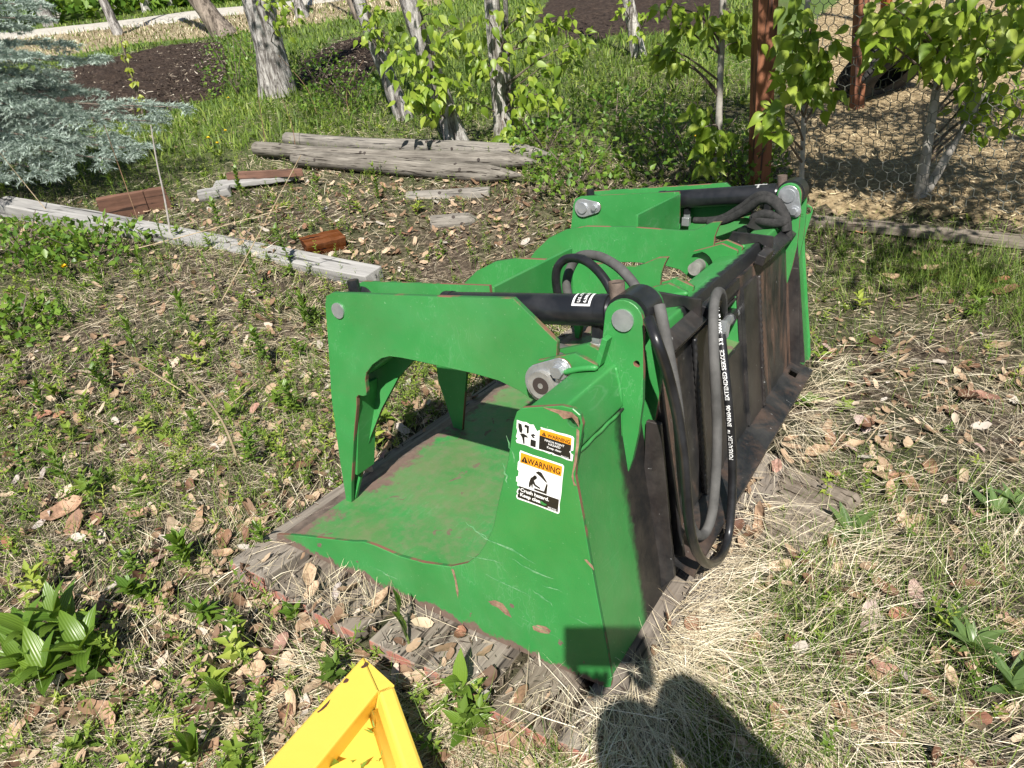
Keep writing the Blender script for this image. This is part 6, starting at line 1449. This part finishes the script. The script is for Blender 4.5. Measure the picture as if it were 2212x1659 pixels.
def flower(px, py, k):
    p = at(px, py); t = empty('dandelion', p); tag(t, 'small yellow dandelion flower, ' + ORD[k] + ' from the left in the green ground cover', 'dandelion', 'yellow dandelion flowers'); h = 0.07
    V, F = sweep([(0, 0, 0), (0.004, 0, h)], 0.0018, 5); mesh_obj('stem', V, F, M['stem'], t)
    V, F = [], []; r_ = random.Random(k)
    for i in range(26):
        a = i * 2.4; rr = 0.016 * r_.uniform(0.7, 1.1); el = 0.9 * (1 - i / 26) ; o = len(V); d = Vector((math.cos(a), math.sin(a), 0.15 + 1.2 * (i / 26))).normalized(); s = Vector((-math.sin(a), math.cos(a), 0)) * 0.0028
        c = Vector((0.004, 0, h)); V += [c - s, c + s, c + d * rr + s, c + d * rr - s]; F.append((o, o + 1, o + 2, o + 3))
    mesh_obj('flower_head', V, F, M['flower'], t)
for k, (px, py) in enumerate(((492, 302), (497, 228), (455, 318), (475, 330), (150, 605), (225, 145), (240, 138), (265, 140), (250, 150), (1500, 320), (1545, 330), (2380, 100))[:11] and sorted(((492, 302), (497, 228), (455, 318), (475, 330), (150, 605), (225, 145), (240, 138), (265, 140), (250, 150), (1500, 320), (1545, 330)))): flower(px, py, k)
# blue bells here and there
M['bell'] = mat('blue_bell', (0.16, 0.20, 0.55), 0.5)

# ================================================================ THICKET BEYOND THE ROAD
def thicket():
    n = 52000; px = rng.random(n) * 1900 - 900; base = np.array([at(a, 66 - 0.118 * a + 0)[:2] if False else (0, 0) for a in (0,)])
    x = -34 + rng.random(n) * 52; A = at(60, 66); Bp = at(500, 12); sl = (Bp[1] - A[1]) / (Bp[0] - A[0]); y = A[1] + sl * (x - A[0]) + 1.0 + rng.random(n) ** 1.3 * 7
    h = (0.4 + 3.8 * fbm(x, y, 0.9, 66)) ; z = terrain(x, y) + rng.random(n) * h
    k = fbm(x * 1.0 + z, y - z, 1.6, 67) > 0.36; C = np.stack([x, y, z], 1)[k]
    V, F, rn = leaf_cloud(C, 0.26, 0.10, -0.2); stuff('thicket', V, F, M['crownleaf'], rn, 'dense green bushes in a thicket beyond the gravel road', 'bushes')
    for j in range(14):
        xx = -16 + j * 1.35 + random.uniform(-0.4, 0.4); yy = A[1] + sl * (xx - A[0]) + random.uniform(1.0, 3.5); zz = float(terrain(xx, yy)); t = empty('thicket_tree', (xx, yy, zz)); tag(t, 'slender trunk, ' + ORD[j] + ' from the left in the thicket beyond the road', 'tree', 'thicket trunks')
        V, F = rough_trunk(smooth_path([(0, 0, -0.1), (random.uniform(-0.3, 0.3), 0, 2.5), (random.uniform(-0.6, 0.6), 0, 6)], 5), list(np.linspace(0.11, 0.05, 11)), 8, j); mesh_obj('trunk', V, F, M['birch'] if j % 2 else M['bark'], t, smooth=True)
thicket()
# low shrubs round the tree feet
def shrub(px, py, n, rad, h, label, seed):
    p = Vector(at(px, py)); t = empty('shrub', p); tag(t, label, 'shrub', 'young shrubs among the trees'); r2 = np.random.default_rng(seed)
    a = r2.random(n) * 6.283; rr = rad * np.sqrt(r2.random(n)); z = h * r2.random(n) ** 0.8 * (1 - 0.5 * (rr / rad) ** 2); C = np.stack([rr * np.cos(a), rr * np.sin(a), z], 1)
    V, F, rn = leaf_cloud(C, 0.042, 0.013, 0.2); o = np_mesh('foliage', V, F, M['crownleaf'], t, rn); o['kind'] = 'stuff'
    for k in range(5):
        an = k * 1.3; V, F = sweep([(0, 0, 0), (rad * 0.3 * math.cos(an), rad * 0.3 * math.sin(an), h * 0.5), (rad * 0.6 * math.cos(an), rad * 0.6 * math.sin(an), h * 0.95)], [0.006, 0.004, 0.002], 5); mesh_obj('stem', V, F, M['twig'], t)
for k, (px, py, n, rad, h, lab) in enumerate(((515, 205, 420, 0.35, 0.62, 'bright green shrub left of the thick poplar trunk'), (690, 185, 420, 0.45, 0.40, 'low green shrub right of the thick poplar trunk'), (760, 235, 420, 0.45, 0.35, 'low shrub between thick poplar and leaning trunk'), (1180, 330, 260, 0.30, 0.25, 'leafy shrub at the tips of the lying posts'), (1250, 400, 300, 0.32, 0.22, 'leafy shrub left of the far grapple arm'), (1500, 380, 420, 0.40, 0.35, 'dark shrub in shade at the sapling foot'), (1430, 330, 350, 0.45, 0.28, 'green shrub left of the thin sapling'), (1600, 400, 260, 0.25, 0.25, 'shrub at the foot of the orange fence post'), (1330, 260, 380, 0.5, 0.25, 'low green shrub in the meadow'), (540, 130, 300, 0.5, 0.45, 'small shrub behind the thick poplar'), (60, 560, 420, 0.30, 0.22, 'leafy shrub below the left end of the timber'), (210, 560, 420, 0.30, 0.20, 'leafy shrub under the middle of the timber'), (40, 720, 300, 0.22, 0.14, 'low bright weed clump at the left edge'))): shrub(px, py, n, rad, h, lab, 200 + k)

# ================================================================ THE PHOTOGRAPHER (outside the frame; the shadow is in it)
def skinned(name, chains, m, parent):
    bm = bmesh.new(); lay = bm.verts.layers.skin.verify(); reg = {}
    for ch in chains:
        prev = None
        for (key, p, r) in ch:
            if key not in reg:
                v = bm.verts.new(p); v[lay].radius = (r, r); reg[key] = v
            v = reg[key]
            if prev is not None and bm.edges.get((prev, v)) is None: bm.edges.new((prev, v))
            prev = v
    next(iter(reg.values()))[lay].use_root = True
    me = bpy.data.meshes.new(name); bm.to_mesh(me); bm.free(); me.materials.append(m); o = bpy.data.objects.new(name, me); link(o, parent)
    s = o.modifiers.new('skin', 'SKIN'); s.use_smooth_shade = True; u = o.modifiers.new('subsurf', 'SUBSURF'); u.levels = 1; u.render_levels = 1; return o
gz = float(terrain(0.12, -0.62))
pe = empty('person', (0.12, -0.62, gz)); tag(pe, 'person in dark clothes holding up a phone, known by the shadow', 'person')
m_cl = simple('dark_clothes', (0.02, 0.022, 0.03), (0.05, 0.05, 0.06), 20, 0.9); m_sk = mat('skin', (0.5, 0.3, 0.22), 0.55); m_hair = mat('hair', (0.05, 0.03, 0.02), 0.7)
o_ = Vector((0.12, -0.62, gz)); rel = lambda x, y, z: tuple(Vector((x, y, z)) - o_)
HH = 1.30 - 0.0
skinned('body', [[('pel', rel(0.12, -0.66, gz + 0.72), 0.15), ('waist', rel(0.12, -0.66, gz + 0.88), 0.135), ('chest', rel(0.12, -0.64, gz + 1.04), 0.15), ('neck', rel(0.12, -0.61, 1.31), 0.055), ('head', rel(0.12, -0.58, 1.38), 0.085), ('crown', rel(0.12, -0.58, 1.47), 0.085)],
    [('chest', (0, 0, 0), 0), ('shr', rel(0.31, -0.63, 1.24), 0.06), ('elr', rel(0.345, -0.30, 1.03), 0.088), ('wrr', rel(0.145, -0.07, 1.245), 0.064)],
    [('chest', (0, 0, 0), 0), ('shl', rel(-0.07, -0.63, 1.24), 0.06), ('ell', rel(0.085, -0.30, 1.0), 0.085), ('wrl', rel(0.075, -0.07, 1.215), 0.064)],
    [('pel', (0, 0, 0), 0), ('hipr', rel(0.22, -0.66, gz + 0.66), 0.095), ('knr', rel(0.23, -0.60, gz + 0.40), 0.065), ('anr', rel(0.23, -0.66, gz + 0.07), 0.045), ('tor', rel(0.24, -0.48, gz + 0.035), 0.035)],
    [('pel', (0, 0, 0), 0), ('hipl', rel(0.02, -0.66, gz + 0.66), 0.095), ('knl', rel(0.01, -0.60, gz + 0.40), 0.065), ('anl', rel(0.01, -0.66, gz + 0.07), 0.045), ('tol', rel(0.0, -0.48, gz + 0.035), 0.035)]], m_cl, pe)
def hand(w, tips, name, thumb):
    w = Vector(w); ch = []
    for k, tpt in enumerate(tips):
        tpt = Vector(tpt); kn = w.lerp(tpt, 0.45) + Vector((0, -0.02, 0.0)); ch.append([('w', tuple(w), 0.042), ('p%d' % k, tuple(w.lerp(kn, 0.75)), 0.012), ('k%d' % k, tuple(kn), 0.0095), ('t%d' % k, tuple(tpt), 0.007)])
    skinned(name, ch, m_sk, pe)
rv, uv_ = WC[:, 0], WC[:, 1]; vv = -WC[:, 2]
def phone_pt(a, b, c=0.0): return tuple(np.array(CAM) + rv * a + uv_ * b - vv * (0.012 + c) - np.array(o_))
hand(phone_pt(0.13, -0.075, 0.035), [phone_pt(0.115, 0.022), phone_pt(0.138, 0.0), phone_pt(0.142, -0.02), phone_pt(0.140, -0.04), phone_pt(0.10, -0.062)], 'hand', None)
hand(phone_pt(0.045, -0.085, 0.035), [phone_pt(0.0, -0.060), phone_pt(0.02, -0.063), phone_pt(0.04, -0.063), phone_pt(0.058, -0.062), phone_pt(-0.012, -0.045)], 'hand', None)
ph = bpy.data.objects.new('phone', None); link(ph); ph.matrix_world = Matrix.Translation(Vector(CAM) - Vector(vv) * 0.010) @ cam.matrix_world.to_3x3().to_4x4()
tag(ph, 'dark phone held in both hands whose shadow falls on the near side plate', 'phone')
V, F = boxv((0.058, -0.020, 0.002), (0.076, 0.037, 0.004)); mesh_obj('case', V, F, mat('phone_case', (0.02, 0.02, 0.022), 0.4), ph, bevel=0.003)
V, F = boxv((0.058, -0.020, 0.0065), (0.072, 0.034, 0.0004)); mesh_obj('screen', V, F, mat('screen_glass', (0.01, 0.01, 0.012), 0.1), ph)
